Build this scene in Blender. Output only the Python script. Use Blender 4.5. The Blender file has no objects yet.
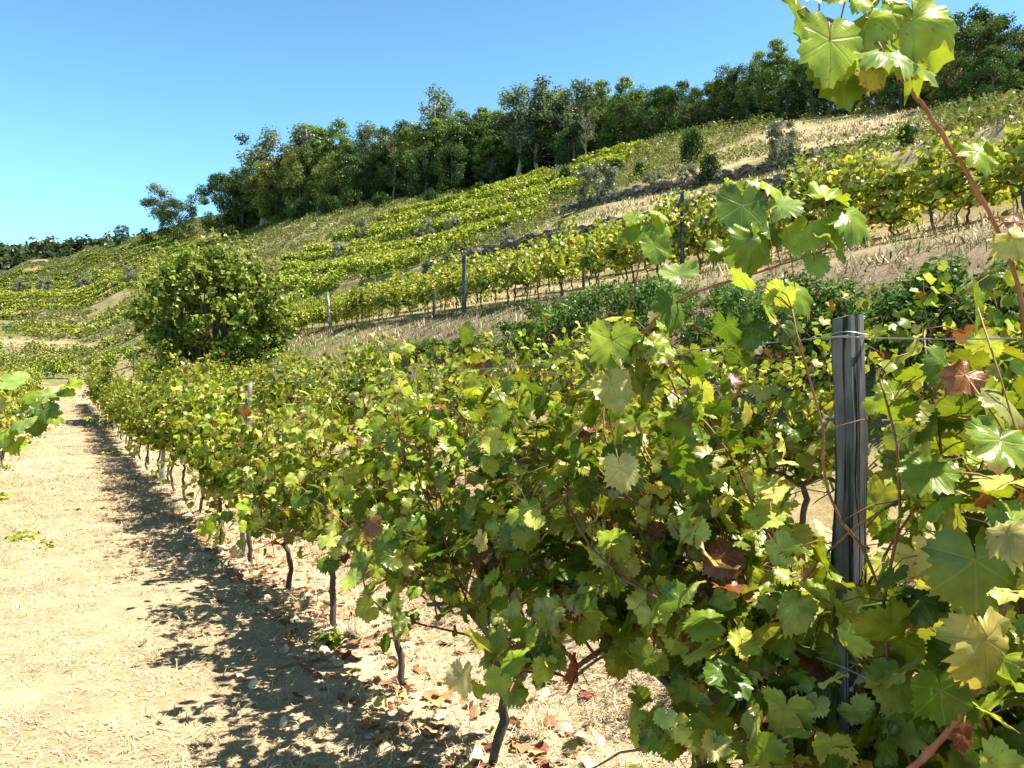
import bpy, math, random
import numpy as np
from mathutils import Vector, Matrix

# ------------------------------------------------------------------ camera, sky, sun, exposure
S = bpy.context.scene
COL = S.collection
R = math.radians
F = 760.0
PITCH = R(1.5)
cam = bpy.data.objects.new('camera', bpy.data.cameras.new('camera'))
COL.objects.link(cam)
cam.data.sensor_width = 36.0
cam.data.lens = F / 1024 * 36
cam.data.clip_start = 0.05
cam.data.clip_end = 6000
cam.rotation_euler = (R(90) + PITCH, 0, 0)
S.camera = cam

SUN_AZ = math.atan2(0.995, 0.05)          # from +Y towards +X
SUN_EL = R(62)
SUN = np.array([math.sin(SUN_AZ) * math.cos(SUN_EL), math.cos(SUN_AZ) * math.cos(SUN_EL), math.sin(SUN_EL)])
W = bpy.data.worlds.new('World'); S.world = W; W.use_nodes = True
nt = W.node_tree
sky = nt.nodes.new('ShaderNodeTexSky'); sky.sky_type = 'NISHITA'; sky.sun_disc = False
sky.sun_elevation = SUN_EL; sky.sun_rotation = SUN_AZ
sky.air_density = 1.0; sky.dust_density = 0.35; sky.ozone_density = 1.0
grade = nt.nodes.new('ShaderNodeVectorMath'); grade.operation = 'MULTIPLY'; grade.inputs[1].default_value = (0.84, 1.30, 1.40)
# a clear early-autumn sky: deep at the zenith, pale towards the horizon
tcw = nt.nodes.new('ShaderNodeTexCoord'); sxw = nt.nodes.new('ShaderNodeSeparateXYZ'); nt.links.new(tcw.outputs['Generated'], sxw.inputs[0])
mrw = nt.nodes.new('ShaderNodeMapRange'); mrw.inputs[1].default_value = 0.0; mrw.inputs[2].default_value = 0.8; mrw.inputs[3].default_value = 1.85; mrw.inputs[4].default_value = 0.45
nt.links.new(sxw.outputs[2], mrw.inputs[0])
scw = nt.nodes.new('ShaderNodeVectorMath'); scw.operation = 'SCALE'
nt.links.new(sky.outputs[0], grade.inputs[0]); nt.links.new(grade.outputs[0], scw.inputs[0]); nt.links.new(mrw.outputs[0], scw.inputs['Scale'])
nt.links.new(scw.outputs[0], nt.nodes['Background'].inputs[0])
nt.nodes['Background'].inputs[1].default_value = 0.052
sl = bpy.data.lights.new('sun', 'SUN'); sl.energy = 4.8; sl.angle = R(0.5); sl.color = (1.0, 0.95, 0.87)
so = bpy.data.objects.new('sun', sl); COL.objects.link(so)
so.rotation_euler = Vector(tuple(-SUN)).to_track_quat('-Z', 'Y').to_euler()
S.view_settings.view_transform = 'Standard'; S.view_settings.look = 'None'
S.render.engine = 'CYCLES'; S.cycles.diffuse_bounces = 2; S.view_settings.gamma = 1.0; S.view_settings.use_curve_mapping = False
S.view_settings.exposure = 1.72

# ------------------------------------------------------------------ geometry helpers
UD = np.array([-0.515, 0.857])           # along the vine rows, away from the camera
VD = np.array([0.857, 0.515])            # across the rows, up the hill
ROWROT = math.atan2(-UD[1], -UD[0])      # local +X = -UD, local +Y = VD


def xy(u, v):
    return UD[0] * u + VD[0] * v, UD[1] * u + VD[1] * v


def uv(x, y):
    return UD[0] * x + UD[1] * y, VD[0] * x + VD[1] * y


def _hash(i, j, s):
    n = (i * 374761393 + j * 668265263 + s * 1274126177) & 0xffffffff
    n = ((n ^ (n >> 13)) * 1274126177) & 0xffffffff
    return ((n ^ (n >> 16)) & 0xffff) / 65535.0


def vnoise(x, y, s=0):
    x = np.asarray(x, float); y = np.asarray(y, float)
    i = np.floor(x).astype(np.int64); j = np.floor(y).astype(np.int64)
    fx = x - i; fy = y - j
    fx = fx * fx * (3 - 2 * fx); fy = fy * fy * (3 - 2 * fy)
    a = _hash(i, j, s); b = _hash(i + 1, j, s); c = _hash(i, j + 1, s); d = _hash(i + 1, j + 1, s)
    return (a + (b - a) * fx) * (1 - fy) + (c + (d - c) * fx) * fy


def fbm(x, y, s=0, o=4):
    r = 0; a = 0.5
    for k in range(o):
        r = r + a * vnoise(np.asarray(x) * 2 ** k, np.asarray(y) * 2 ** k, s + k); a *= 0.5
    return r


HV = np.array([(-400, -60), (-100, -30), (-40, -14), (-16, -5), (-8, -1.9), (-4, -1.58), (2.2, -1.56), (3.5, -0.95), (5, -0.35), (6, 0.3),
               (7, 1.0), (8, 1.6), (9, 2.0), (10.2, 2.25), (12.6, 2.6), (14.5, 3.2), (16.8, 5.25), (17.05, 5.6), (20, 6.9),
               (25.8, 9.75), (26.05, 10.2), (30, 12.4), (41, 18.5), (51, 22), (58, 23.3), (66, 24.5), (90, 28), (150, 32), (400, 40)], float)
GU = np.array([(-100, -0.5), (0, 0), (10, 0.1), (22, 0.45), (33, 1.0), (45, 1.8), (55, 2.8), (85, 6.7), (109, 11), (136, 17.5), (213, 34),
               (284, 53), (330, 55), (420, 45), (600, 30), (1300, 20)], float)


def height(u, v):
    u = np.asarray(u, float); v = np.asarray(v, float)
    h = np.interp(v, HV[:, 0], HV[:, 1])
    w = np.clip((u - 60) / 40, 0, 1)                 # the stone walls fade out along the hill
    hs = np.interp(v, [16, 20, 25, 30], [4.3, 6.9, 9.5, 12.4])
    m = (v > 16) & (v < 30)
    h = np.where(m, h * (1 - w) + hs * w, h)
    h = h + np.interp(u, GU[:, 0], GU[:, 1])
    h = h - np.clip((45 - u) / 25, 0, 1.6) * np.interp(v, [18, 26, 30, 40, 66, 120], [0, 1.0, 1.6, 3.9, 6.0, 6.0])
    h = h + np.interp(u, [0, 22, 33, 45, 70], [0, 0.5, 0.65, 0.5, 0]) * np.clip((v - 8) / 6, 0, 1)
    h = h - np.clip((8 - v) / 20, 0, 1.2) * np.clip((u - 100) / 150, 0, 1) * 6.5
    h = h - np.clip((u - 120) / 100, 0, 1) * np.interp(v, [-8, 4, 12, 20, 32, 60], [0.5, 3.0, 4.2, 4.8, 6.5, 8])
    far = np.clip((np.abs(v - 1) - 3) / 12, 0, 1) + np.clip((u - 40) / 40, 0, 1)
    h = h + 0.05 * (fbm(u * 1.3, v * 1.3, 3, 3) - 0.44)
    h = h + np.clip(far, 0, 1) * np.interp(u, [60, 150, 220], [0.6, 0.35, 0.0]) * (fbm(u * 0.09, v * 0.13, 9, 3) - 0.44)
    return h


def hz(x, y):
    u, v = uv(x, y)
    return float(height(u, v))


cp, sp = math.cos(PITCH), math.sin(PITCH)


def P(px, py, d):
    """the point seen at a pixel, d metres deep"""
    X = (px - 512) / F; Z = (384 - py) / F
    return np.array([X * d, d * (cp - Z * sp), d * (Z * cp + sp)])


def ground_px(px, py, d0=2.0, d1=900):
    """where the ray of a pixel meets the hill"""
    d = np.geomspace(d0, d1, 4000)
    X = (px - 512) / F; Z = (384 - py) / F
    x = X * d; y = d * (cp - Z * sp); z = d * (Z * cp + sp)
    u, v = uv(x, y)
    g = height(u, v)
    k = np.argmax(g > z)
    if not (g > z).any():
        k = np.argmin(z - g)
    return np.array([x[k], y[k], g[k]]), d[k]


def at_depth(px, d):
    X = (px - 512) / F
    x, y = X * d, d
    return np.array([x, y, hz(x, y)])


class MB:
    def __init__(s):
        s.v = []; s.t = []; s.q = []; s.c = []; s.l = []; s.n = 0

    def add(s, v, tris=None, quads=None, col=(0.5, 0.5, 0.5), luv=None):
        v = np.asarray(v, float).reshape(-1, 3); k = len(v)
        s.v.append(v)
        if tris is not None and len(tris): s.t.append(np.asarray(tris, np.int64).reshape(-1, 3) + s.n)
        if quads is not None and len(quads): s.q.append(np.asarray(quads, np.int64).reshape(-1, 4) + s.n)
        c = np.asarray(col, float)
        s.c.append(np.broadcast_to(c, (k, 3)) if c.ndim == 1 else c.reshape(-1, 3))
        s.l.append(np.zeros((k, 3)) if luv is None else np.asarray(luv, float).reshape(-1, 3))
        s.n += k

    def mesh(s, name, mat, smooth=True):
        me = bpy.data.meshes.new(name)
        V = np.concatenate(s.v)
        T = np.concatenate(s.t) if s.t else np.zeros((0, 3), np.int64)
        Q = np.concatenate(s.q) if s.q else np.zeros((0, 4), np.int64)
        me.vertices.add(len(V)); me.vertices.foreach_set('co', V.ravel())
        li = np.concatenate([T.ravel(), Q.ravel()])
        me.loops.add(len(li)); me.loops.foreach_set('vertex_index', li.astype(np.int32))
        st = np.concatenate([np.arange(len(T)) * 3, len(T) * 3 + np.arange(len(Q)) * 4])
        me.polygons.add(len(st)); me.polygons.foreach_set('loop_start', st.astype(np.int32))
        me.polygons.foreach_set('use_smooth', np.full(len(st), smooth))
        a = me.attributes.new('col', 'FLOAT_COLOR', 'POINT')
        C = np.concatenate(s.c); a.data.foreach_set('color', np.concatenate([C, np.ones((len(C), 1))], 1).astype(np.float32).ravel())
        b = me.attributes.new('luv', 'FLOAT_VECTOR', 'POINT')
        b.data.foreach_set('vector', np.concatenate(s.l).astype(np.float32).ravel())
        me.materials.append(mat)
        me.update(calc_edges=True); me.validate()
        return me

    def build(s, name, mat, parent=None, smooth=True):
        o = bpy.data.objects.new(name, s.mesh(name, mat, smooth))
        COL.objects.link(o)
        if parent is not None: o.parent = parent
        return o


def thing(name, label, cat, loc=(0, 0, 0), rz=0.0, group=None):
    o = bpy.data.objects.new(name, None); COL.objects.link(o)
    o.empty_display_size = 0.2
    o.location = tuple(float(a) for a in loc); o.rotation_euler = (0, 0, rz)
    return tag(o, label, cat, group)


def tag(o, label=None, cat=None, group=None, kind=None):
    if label: o['label'] = label
    if cat: o['category'] = cat
    if group: o['group'] = group
    if kind: o['kind'] = kind
    return o


def dup(root, loc, rz=0.0, scale=(1, 1, 1), label=None, group=None):
    r = root.copy(); COL.objects.link(r)
    r.location = tuple(float(a) for a in loc); r.rotation_euler = (0, 0, rz); r.scale = scale
    if label: r['label'] = label
    if group: r['group'] = group
    for ch in root.children:
        c = ch.copy(); COL.objects.link(c); c.parent = r
        for g in ch.children:
            e = g.copy(); COL.objects.link(e); e.parent = c
    return r


class Proto:
    """first placing moves the built thing itself, later ones copy it"""
    def __init__(s, root): s.root = root; s.used = False

    def place(s, loc, rz, scale, label, group=None):
        if s.used: return dup(s.root, loc, rz, scale, label, group)
        s.used = True; r = s.root
        r.location = tuple(float(a) for a in loc); r.rotation_euler = (0, 0, rz); r.scale = scale
        r['label'] = label
        if group: r['group'] = group
        return r


def tube(mb, pts, rad, sides=6, col=(0.2, 0.15, 0.1), rng=None, rough=0.0):
    pts = np.asarray(pts, float); n = len(pts)
    rad = np.broadcast_to(np.asarray(rad, float), (n,))
    tg = np.gradient(pts, axis=0); tg /= np.linalg.norm(tg, axis=1)[:, None] + 1e-9
    a0 = np.array([1.0, 0.13, 0.07]) if abs(tg[0][0]) < 0.8 else np.array([0.05, 1.0, 0.1])
    A = []
    a = a0
    for i in range(n):
        a = a - tg[i] * np.dot(a, tg[i]); a = a / (np.linalg.norm(a) + 1e-9); A.append(a)
    A = np.array(A); B = np.cross(tg, A)
    th = np.arange(sides) * 2 * np.pi / sides
    rr = rad[:, None] * np.ones((n, sides))
    if rough and rng is not None: rr = rr * (1 + rng.normal(0, rough, (n, sides)))
    V = pts[:, None, :] + rr[..., None] * (np.cos(th)[None, :, None] * A[:, None, :] + np.sin(th)[None, :, None] * B[:, None, :])
    V = V.reshape(-1, 3)
    i = np.arange(n - 1)[:, None] * sides; j = np.arange(sides)[None, :]; j2 = (j + 1) % sides
    q = np.stack([i + j, i + j2, i + sides + j2, i + sides + j], -1).reshape(-1, 4)
    k = len(V)
    V = np.concatenate([V, pts[:1], pts[-1:]])
    jj = np.arange(sides); jn = (jj + 1) % sides
    t = np.concatenate([np.stack([np.full(sides, k), jn, jj], 1),
                        np.stack([np.full(sides, k + 1), (n - 1) * sides + jj, (n - 1) * sides + jn], 1)])
    mb.add(V, t, q, col)


def smooth_path(ctrl, n):
    ctrl = np.asarray(ctrl, float); m = len(ctrl)
    t = np.linspace(0, m - 1, n); i = np.clip(np.floor(t).astype(int), 0, m - 2); f = (t - i)[:, None]
    p0 = ctrl[np.clip(i - 1, 0, m - 1)]; p1 = ctrl[i]; p2 = ctrl[i + 1]; p3 = ctrl[np.clip(i + 2, 0, m - 1)]
    return 0.5 * (2 * p1 + (p2 - p0) * f + (2 * p0 - 5 * p1 + 4 * p2 - p3) * f ** 2 + (3 * p1 - p0 - 3 * p2 + p3) * f ** 3)


# ------------------------------------------------------------------ leaf shapes
def leaf_outline(th):
    """palmate five-lobed vine leaf; th measured from the tip"""
    a = np.abs(th) / math.pi * 180
    return np.interp(a, [0, 14, 27, 40, 53, 68, 82, 95, 108, 125, 145, 160, 172, 180],
                     [1.0, 0.93, 0.84, 0.86, 0.93, 0.86, 0.78, 0.79, 0.81, 0.76, 0.69, 0.62, 0.42, 0.10])


def leaf_hi(seed, n=52):
    g = np.random.default_rng(seed)
    th = np.linspace(-math.pi, math.pi, n, endpoint=False)
    r = leaf_outline(th) * (1 + 0.07 * np.where(np.arange(n) % 2, 1, -1) * g.uniform(0.4, 1.3, n)) * (1 + g.normal(0, 0.035, n))
    fold = g.uniform(-0.05, 0.32); cup = g.uniform(-0.15, 0.35); ph = g.uniform(0, 6.28, 3); droop = g.uniform(0.0, 0.3)
    rings = [0.0, 0.4, 0.75, 1.0]; q1, q2 = g.uniform(0, 6.28, 2)
    P3 = [[0, 0, 0]]
    for s_ in rings[1:]:
        x = np.sin(th) * r * s_; y = np.cos(th) * r * s_
        z = fold * (np.sqrt(x * x + 0.02) - 0.14) + 0.035 * np.sin(7 * x + q1) * np.sin(7 * y + q2) - cup * (x * x + y * y) - droop * np.clip(y, 0, 2) ** 2
        z += 0.06 * s_ ** 3 * np.sin(4 * th + ph[0]) + 0.03 * s_ ** 5 * np.sin(11 * th + ph[1])
        P3 += np.stack([x, y, z], 1).tolist()
    j = np.arange(n); k = (j + 1) % n
    t = [np.stack([0 * j, 1 + j, 1 + k], 1)]
    for o in (0, n):
        t += [np.stack([1 + o + j, 1 + o + n + j, 1 + o + n + k], 1), np.stack([1 + o + j, 1 + o + n + k, 1 + o + k], 1)]
    t = np.concatenate(t)
    t = t[:, ::-1]
    return np.array(P3), t


def leaf_mid(seed):
    g = np.random.default_rng(seed)
    th = R(1) * np.array([-172, -140, -107, -80, -53, -27, 0, 27, 53, 80, 107, 140, 172])
    r = leaf_outline(th) * (1 + g.normal(0, 0.06, len(th)))
    fold = g.uniform(-0.05, 0.45); cup = g.uniform(-0.2, 0.45)
    x = np.sin(th) * r; y = np.cos(th) * r
    z = fold * np.abs(x) - cup * (x * x + y * y) + g.normal(0, 0.06, len(th))
    V = np.concatenate([[[0, 0, 0]], np.stack([x, y, z], 1)])
    n = len(th); j = np.arange(n - 1)
    return V, np.stack([0 * j, 2 + j, 1 + j], 1)


def leaf_low(seed):
    g = np.random.default_rng(seed)
    th = R(1) * np.array([-130, -60, 0, 60, 130]); r = np.array([0.75, 0.85, 1.0, 0.85, 0.75]) * (1 + g.normal(0, 0.1, 5))
    x = np.sin(th) * r; y = np.cos(th) * r
    z = g.uniform(0, 0.5) * np.abs(x) - g.uniform(-.1, 0.4) * y * y
    V = np.concatenate([[[0, -0.3, 0]], np.stack([x, y, z], 1)])
    return V, np.array([[0, 2, 1], [0, 3, 2], [0, 4, 3], [0, 5, 4]])


def leaf_oval(seed):
    g = np.random.default_rng(seed)
    V = np.array([[0, 0, 0], [-0.34, 0.45, g.uniform(0, .2)], [0, 1.0, -g.uniform(0, .35)], [0.34, 0.45, g.uniform(0, .2)]])
    return V, np.array([[0, 3, 2], [0, 2, 1]])


T_HI = [leaf_hi(s) for s in range(6)]
T_MID = [leaf_mid(s) for s in range(6)]
T_LOW = [leaf_low(s) for s in range(5)]
T_OVAL = [leaf_oval(s) for s in range(4)]


def norm(a):
    return a / (np.linalg.norm(a, axis=-1, keepdims=True) + 1e-9)


def add_leaves(mb, temps, rng, pos, nrm, tip, size, col):
    pos = np.asarray(pos, float).reshape(-1, 3)
    N = len(pos)
    if N == 0: return
    Z = norm(np.asarray(nrm, float).reshape(-1, 3)); Y = np.asarray(tip, float).reshape(-1, 3)
    Y = norm(Y - Z * (Y * Z).sum(1, keepdims=True)); X = np.cross(Y, Z)
    size = np.broadcast_to(np.asarray(size, float), (N,)); col = np.broadcast_to(np.asarray(col, float), (N, 3))
    pick = rng.integers(0, len(temps), N)
    for k, (V, T) in enumerate(temps):
        m = np.nonzero(pick == k)[0]
        if not len(m): continue
        wx = rng.uniform(0.85, 1.15, len(m)) * size[m]
        G = V[None, :, 0:1] * (X[m] * wx[:, None])[:, None, :] + V[None, :, 1:2] * (Y[m] * size[m][:, None])[:, None, :] \
            + V[None, :, 2:3] * (Z[m] * (size[m] * rng.uniform(0.5, 2.1, len(m)))[:, None])[:, None, :] + pos[m][:, None, :]
        tt = T[None] + (np.arange(len(m)) * len(V))[:, None, None]
        luv = np.broadcast_to(V[None], G.shape).copy()
        luv[..., 2] = rng.uniform(0, 1, len(m))[:, None]
        mb.add(G.reshape(-1, 3), tt.reshape(-1, 3), None, np.repeat(col[m], len(V), 0), luv.reshape(-1, 3))


# leaf colours (own colour of each leaf): mature green, mid green, yellow green, yellow, russet, dry tan
LC = np.array([(0.075, 0.115, 0.010), (0.170, 0.215, 0.019), (0.31, 0.335, 0.06), (0.38, 0.36, 0.10), (0.14, 0.05, 0.025), (0.40, 0.31, 0.17)])
PAL = {'green': [0.45, 0.35, 0.15, 0.03, 0.015, 0.01], 'mixed': [0.24, 0.36, 0.27, 0.07, 0.025, 0.03], 'yellow': [0.08, 0.25, 0.44, 0.17, 0.025, 0.035],
       'red': [0.25, 0.30, 0.20, 0.08, 0.11, 0.06], 'bright': [0.2, 0.5, 0.25, 0.03, 0.01, 0.01]}


def leaf_cols(rng, n, pal):
    k = rng.choice(6, n, p=np.array(PAL[pal]) / sum(PAL[pal]))
    c = LC[k] * rng.uniform(0.72, 1.32, (n, 1)) * (1 + rng.normal(0, 0.06, (n, 3)))
    return np.clip(c, 0.004, 0.7)


# ------------------------------------------------------------------ materials
def newmat(name):
    m = bpy.data.materials.new(name); m.use_nodes = True
    n = m.node_tree; n.nodes.clear()
    return m, n.nodes, n.links


def math_node(N, L, op, a, b=None):
    m = N.new('ShaderNodeMath'); m.operation = op
    for i, s in enumerate((a, b)):
        if s is None: continue
        if isinstance(s, (int, float)): m.inputs[i].default_value = s
        else: L.new(s, m.inputs[i])
    return m.outputs[0]


def leaf_material(name, veins=False, trans=0.42, gloss=0.07, tint=(1.55, 1.5, 0.45)):
    m, N, L = newmat(name)
    out = N.new('ShaderNodeOutputMaterial')
    at = N.new('ShaderNodeAttribute'); at.attribute_name = 'col'
    colr = at.outputs['Color']
    tex = N.new('ShaderNodeTexNoise'); tex.inputs['Scale'].default_value = 28 if veins else 9; tex.inputs['Detail'].default_value = 4
    tc = N.new('ShaderNodeTexCoord'); L.new(tc.outputs['Object'], tex.inputs['Vector'])
    r = N.new('ShaderNodeMapRange'); r.inputs[1].default_value = 0.3; r.inputs[2].default_value = 0.7; r.inputs[3].default_value = 0.75; r.inputs[4].default_value = 1.25
    L.new(tex.outputs['Fac'], r.inputs[0])
    mu = N.new('ShaderNodeVectorMath'); mu.operation = 'SCALE'; L.new(colr, mu.inputs[0]); L.new(r.outputs[0], mu.inputs['Scale'])
    base = mu.outputs[0]
    nrm = None
    if veins:
        lv = N.new('ShaderNodeAttribute'); lv.attribute_name = 'luv'
        sx = N.new('ShaderNodeSeparateXYZ'); L.new(lv.outputs['Vector'], sx.inputs[0])
        x, y, rnd = sx.outputs[0], sx.outputs[1], sx.outputs[2]
        ax = math_node(N, L, 'ABSOLUTE', x)
        d = None
        for deg in (0, 53, 108):                              # main veins run from the stalk to each lobe
            s_, c_ = math.sin(R(deg)), math.cos(R(deg))
            e = math_node(N, L, 'ABSOLUTE', math_node(N, L, 'SUBTRACT', math_node(N, L, 'MULTIPLY', ax, c_), math_node(N, L, 'MULTIPLY', y, s_)))
            al = math_node(N, L, 'ADD', math_node(N, L, 'MULTIPLY', ax, s_), math_node(N, L, 'MULTIPLY', y, c_))
            e = math_node(N, L, 'ADD', e, math_node(N, L, 'MULTIPLY', math_node(N, L, 'LESS_THAN', al, 0.0), 5.0))
            d = e if d is None else math_node(N, L, 'MINIMUM', d, e)
        mv = N.new('ShaderNodeMapRange'); mv.inputs[1].default_value = 0.008; mv.inputs[2].default_value = 0.034
        mv.inputs[3].default_value = 1.0; mv.inputs[4].default_value = 0.0; L.new(d, mv.inputs[0])
        # side veins branch off at a slant
        sv = math_node(N, L, 'SINE', math_node(N, L, 'MULTIPLY', math_node(N, L, 'SUBTRACT', y, math_node(N, L, 'MULTIPLY', ax, 0.75)), 38.0))
        sv = math_node(N, L, 'POWER', math_node(N, L, 'MAXIMUM', sv, 0.0), 8.0)
        tot = math_node(N, L, 'MAXIMUM', mv.outputs[0], math_node(N, L, 'MULTIPLY', sv, 0.16))
        mx = N.new('ShaderNodeMixRGB'); mx.inputs[0].default_value = 0
        L.new(math_node(N, L, 'MULTIPLY', tot, 0.32), mx.inputs[0]); L.new(base, mx.inputs[1])
        mx.inputs[2].default_value = (0.21, 0.25, 0.07, 1)
        base = mx.outputs[0]
        # dry brown rims on some leaves
        rad = math_node(N, L, 'SQRT', math_node(N, L, 'ADD', math_node(N, L, 'MULTIPLY', x, x), math_node(N, L, 'MULTIPLY', y, y)))
        nn = N.new('ShaderNodeTexNoise'); nn.inputs['Scale'].default_value = 2.2; nn.inputs['Detail'].default_value = 5
        L.new(lv.outputs['Vector'], nn.inputs['Vector'])
        edge = math_node(N, L, 'ADD', math_node(N, L, 'MULTIPLY', rad, 0.8), math_node(N, L, 'ADD', math_node(N, L, 'MULTIPLY', nn.outputs['Fac'], 0.9), math_node(N, L, 'MULTIPLY', rnd, 0.55)))
        er = N.new('ShaderNodeMapRange'); er.inputs[1].default_value = 1.52; er.inputs[2].default_value = 1.66; L.new(edge, er.inputs[0])
        mx2 = N.new('ShaderNodeMixRGB'); L.new(er.outputs[0], mx2.inputs[0]); L.new(base, mx2.inputs[1]); mx2.inputs[2].default_value = (0.23, 0.12, 0.045, 1)
        base = mx2.outputs[0]
        n3 = N.new('ShaderNodeTexNoise'); n3.inputs['Scale'].default_value = 6.5; n3.inputs['Detail'].default_value = 3
        off = N.new('ShaderNodeVectorMath'); off.operation = 'SCALE'; L.new(lv.outputs['Vector'], off.inputs[0]); off.inputs['Scale'].default_value = 1.0
        ad = N.new('ShaderNodeVectorMath'); ad.operation = 'ADD'; L.new(off.outputs[0], ad.inputs[0])
        cb = N.new('ShaderNodeCombineXYZ'); L.new(math_node(N, L, 'MULTIPLY', rnd, 40.0), cb.inputs[0]); L.new(math_node(N, L, 'MULTIPLY', rnd, 23.0), cb.inputs[2]); L.new(cb.outputs[0], ad.inputs[1])
        L.new(ad.outputs[0], n3.inputs['Vector'])
        sr = N.new('ShaderNodeMapRange'); sr.inputs[1].default_value = 0.66; sr.inputs[2].default_value = 0.73; sr.inputs[4].default_value = 0.8; L.new(n3.outputs['Fac'], sr.inputs[0])
        mx3 = N.new('ShaderNodeMixRGB'); L.new(sr.outputs[0], mx3.inputs[0]); L.new(base, mx3.inputs[1]); mx3.inputs[2].default_value = (0.16, 0.085, 0.03, 1)
        base = mx3.outputs[0]
        bp = N.new('ShaderNodeBump'); bp.inputs['Strength'].default_value = 0.22; bp.inputs['Distance'].default_value = 0.003
        L.new(math_node(N, L, 'SUBTRACT', tex.outputs['Fac'], tot), bp.inputs['Height']); nrm = bp.outputs[0]
    df = N.new('ShaderNodeBsdfDiffuse'); L.new(base, df.inputs[0])
    tr = N.new('ShaderNodeBsdfTranslucent')
    tm = N.new('ShaderNodeVectorMath'); tm.operation = 'MULTIPLY'; L.new(base, tm.inputs[0]); tm.inputs[1].default_value = tint
    L.new(tm.outputs[0], tr.inputs[0])
    mxs = N.new('ShaderNodeMixShader'); mxs.inputs[0].default_value = trans
    L.new(df.outputs[0], mxs.inputs[1]); L.new(tr.outputs[0], mxs.inputs[2])
    gl = N.new('ShaderNodeBsdfGlossy'); gl.inputs['Roughness'].default_value = 0.30; gl.inputs[0].default_value = (1.0, 0.96, 0.80, 1)
    ms = N.new('ShaderNodeMixShader'); ms.inputs[0].default_value = gloss
    L.new(mxs.outputs[0], ms.inputs[1]); L.new(gl.outputs[0], ms.inputs[2])
    if nrm is not None:
        for q in (df, gl, tr): L.new(nrm, q.inputs['Normal'])
    L.new(ms.outputs[0], out.inputs[0])
    return m


def rough_material(name, rough=0.85, scale=30.0, amp=0.35, bump=0.5, dist=0.01, stretch=(1, 1, 1), attr=True, base=(0.3, 0.3, 0.3)):
    m, N, L = newmat(name)
    out = N.new('ShaderNodeOutputMaterial'); b = N.new('ShaderNodeBsdfPrincipled'); L.new(b.outputs[0], out.inputs[0])
    b.inputs['Roughness'].default_value = rough; b.inputs['Specular IOR Level'].default_value = 0.25
    tc = N.new('ShaderNodeTexCoord'); mp = N.new('ShaderNodeMapping'); mp.inputs['Scale'].default_value = stretch
    L.new(tc.outputs['Object'], mp.inputs[0])
    t = N.new('ShaderNodeTexNoise'); t.inputs['Scale'].default_value = scale; t.inputs['Detail'].default_value = 8; t.inputs['Roughness'].default_value = 0.65
    L.new(mp.outputs[0], t.inputs[0])
    r = N.new('ShaderNodeMapRange'); r.inputs[1].default_value = 0.3; r.inputs[2].default_value = 0.7
    r.inputs[3].default_value = 1 - amp; r.inputs[4].default_value = 1 + amp; L.new(t.outputs['Fac'], r.inputs[0])
    mu = N.new('ShaderNodeVectorMath'); mu.operation = 'SCALE'
    if attr:
        at = N.new('ShaderNodeAttribute'); at.attribute_name = 'col'; L.new(at.outputs['Color'], mu.inputs[0])
    else:
        mu.inputs[0].default_value = base
    L.new(r.outputs[0], mu.inputs['Scale']); L.new(mu.outputs[0], b.inputs['Base Color'])
    bp = N.new('ShaderNodeBump'); bp.inputs['Strength'].default_value = bump; bp.inputs['Distance'].default_value = dist
    L.new(t.outputs['Fac'], bp.inputs['Height']); L.new(bp.outputs[0], b.inputs['Normal'])
    return m


M_VINE_HI = leaf_material('vine_leaf_veined', True, 0.30, 0.024)
M_LEAF = leaf_material('vine_leaf', False, 0.30, 0.018)
M_TREE = leaf_material('tree_leaf', False, 0.30, 0.012, (1.2, 1.2, 0.7))
M_OLIVE = leaf_material('grey_leaf', False, 0.25, 0.03, (1, 1, 0.9))
M_BARK = rough_material('bark', 0.9, 25, 0.5, 0.9, 0.02, (1, 1, 0.25))
M_CANE = rough_material('cane', 0.6, 60, 0.25, 0.3, 0.003, (1, 1, 0.3))
M_STRAW = rough_material('straw', 0.8, 3, 0.2, 0.0)
M_LITTER = leaf_material('fallen_leaf', False, 0.2, 0.03, (1.1, 1, 0.8))
M_WIRE = rough_material('wire', 0.45, 80, 0.3, 0.2, 0.001); M_WIRE.node_tree.nodes['Principled BSDF'].inputs['Metallic'].default_value = 0.7
M_STONE = rough_material('stone', 0.95, 9, 0.45, 0.9, 0.03)
M_POST = rough_material('weathered_wood', 0.85, 22, 0.55, 0.9, 0.006, (1, 1, 0.05))

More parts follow.
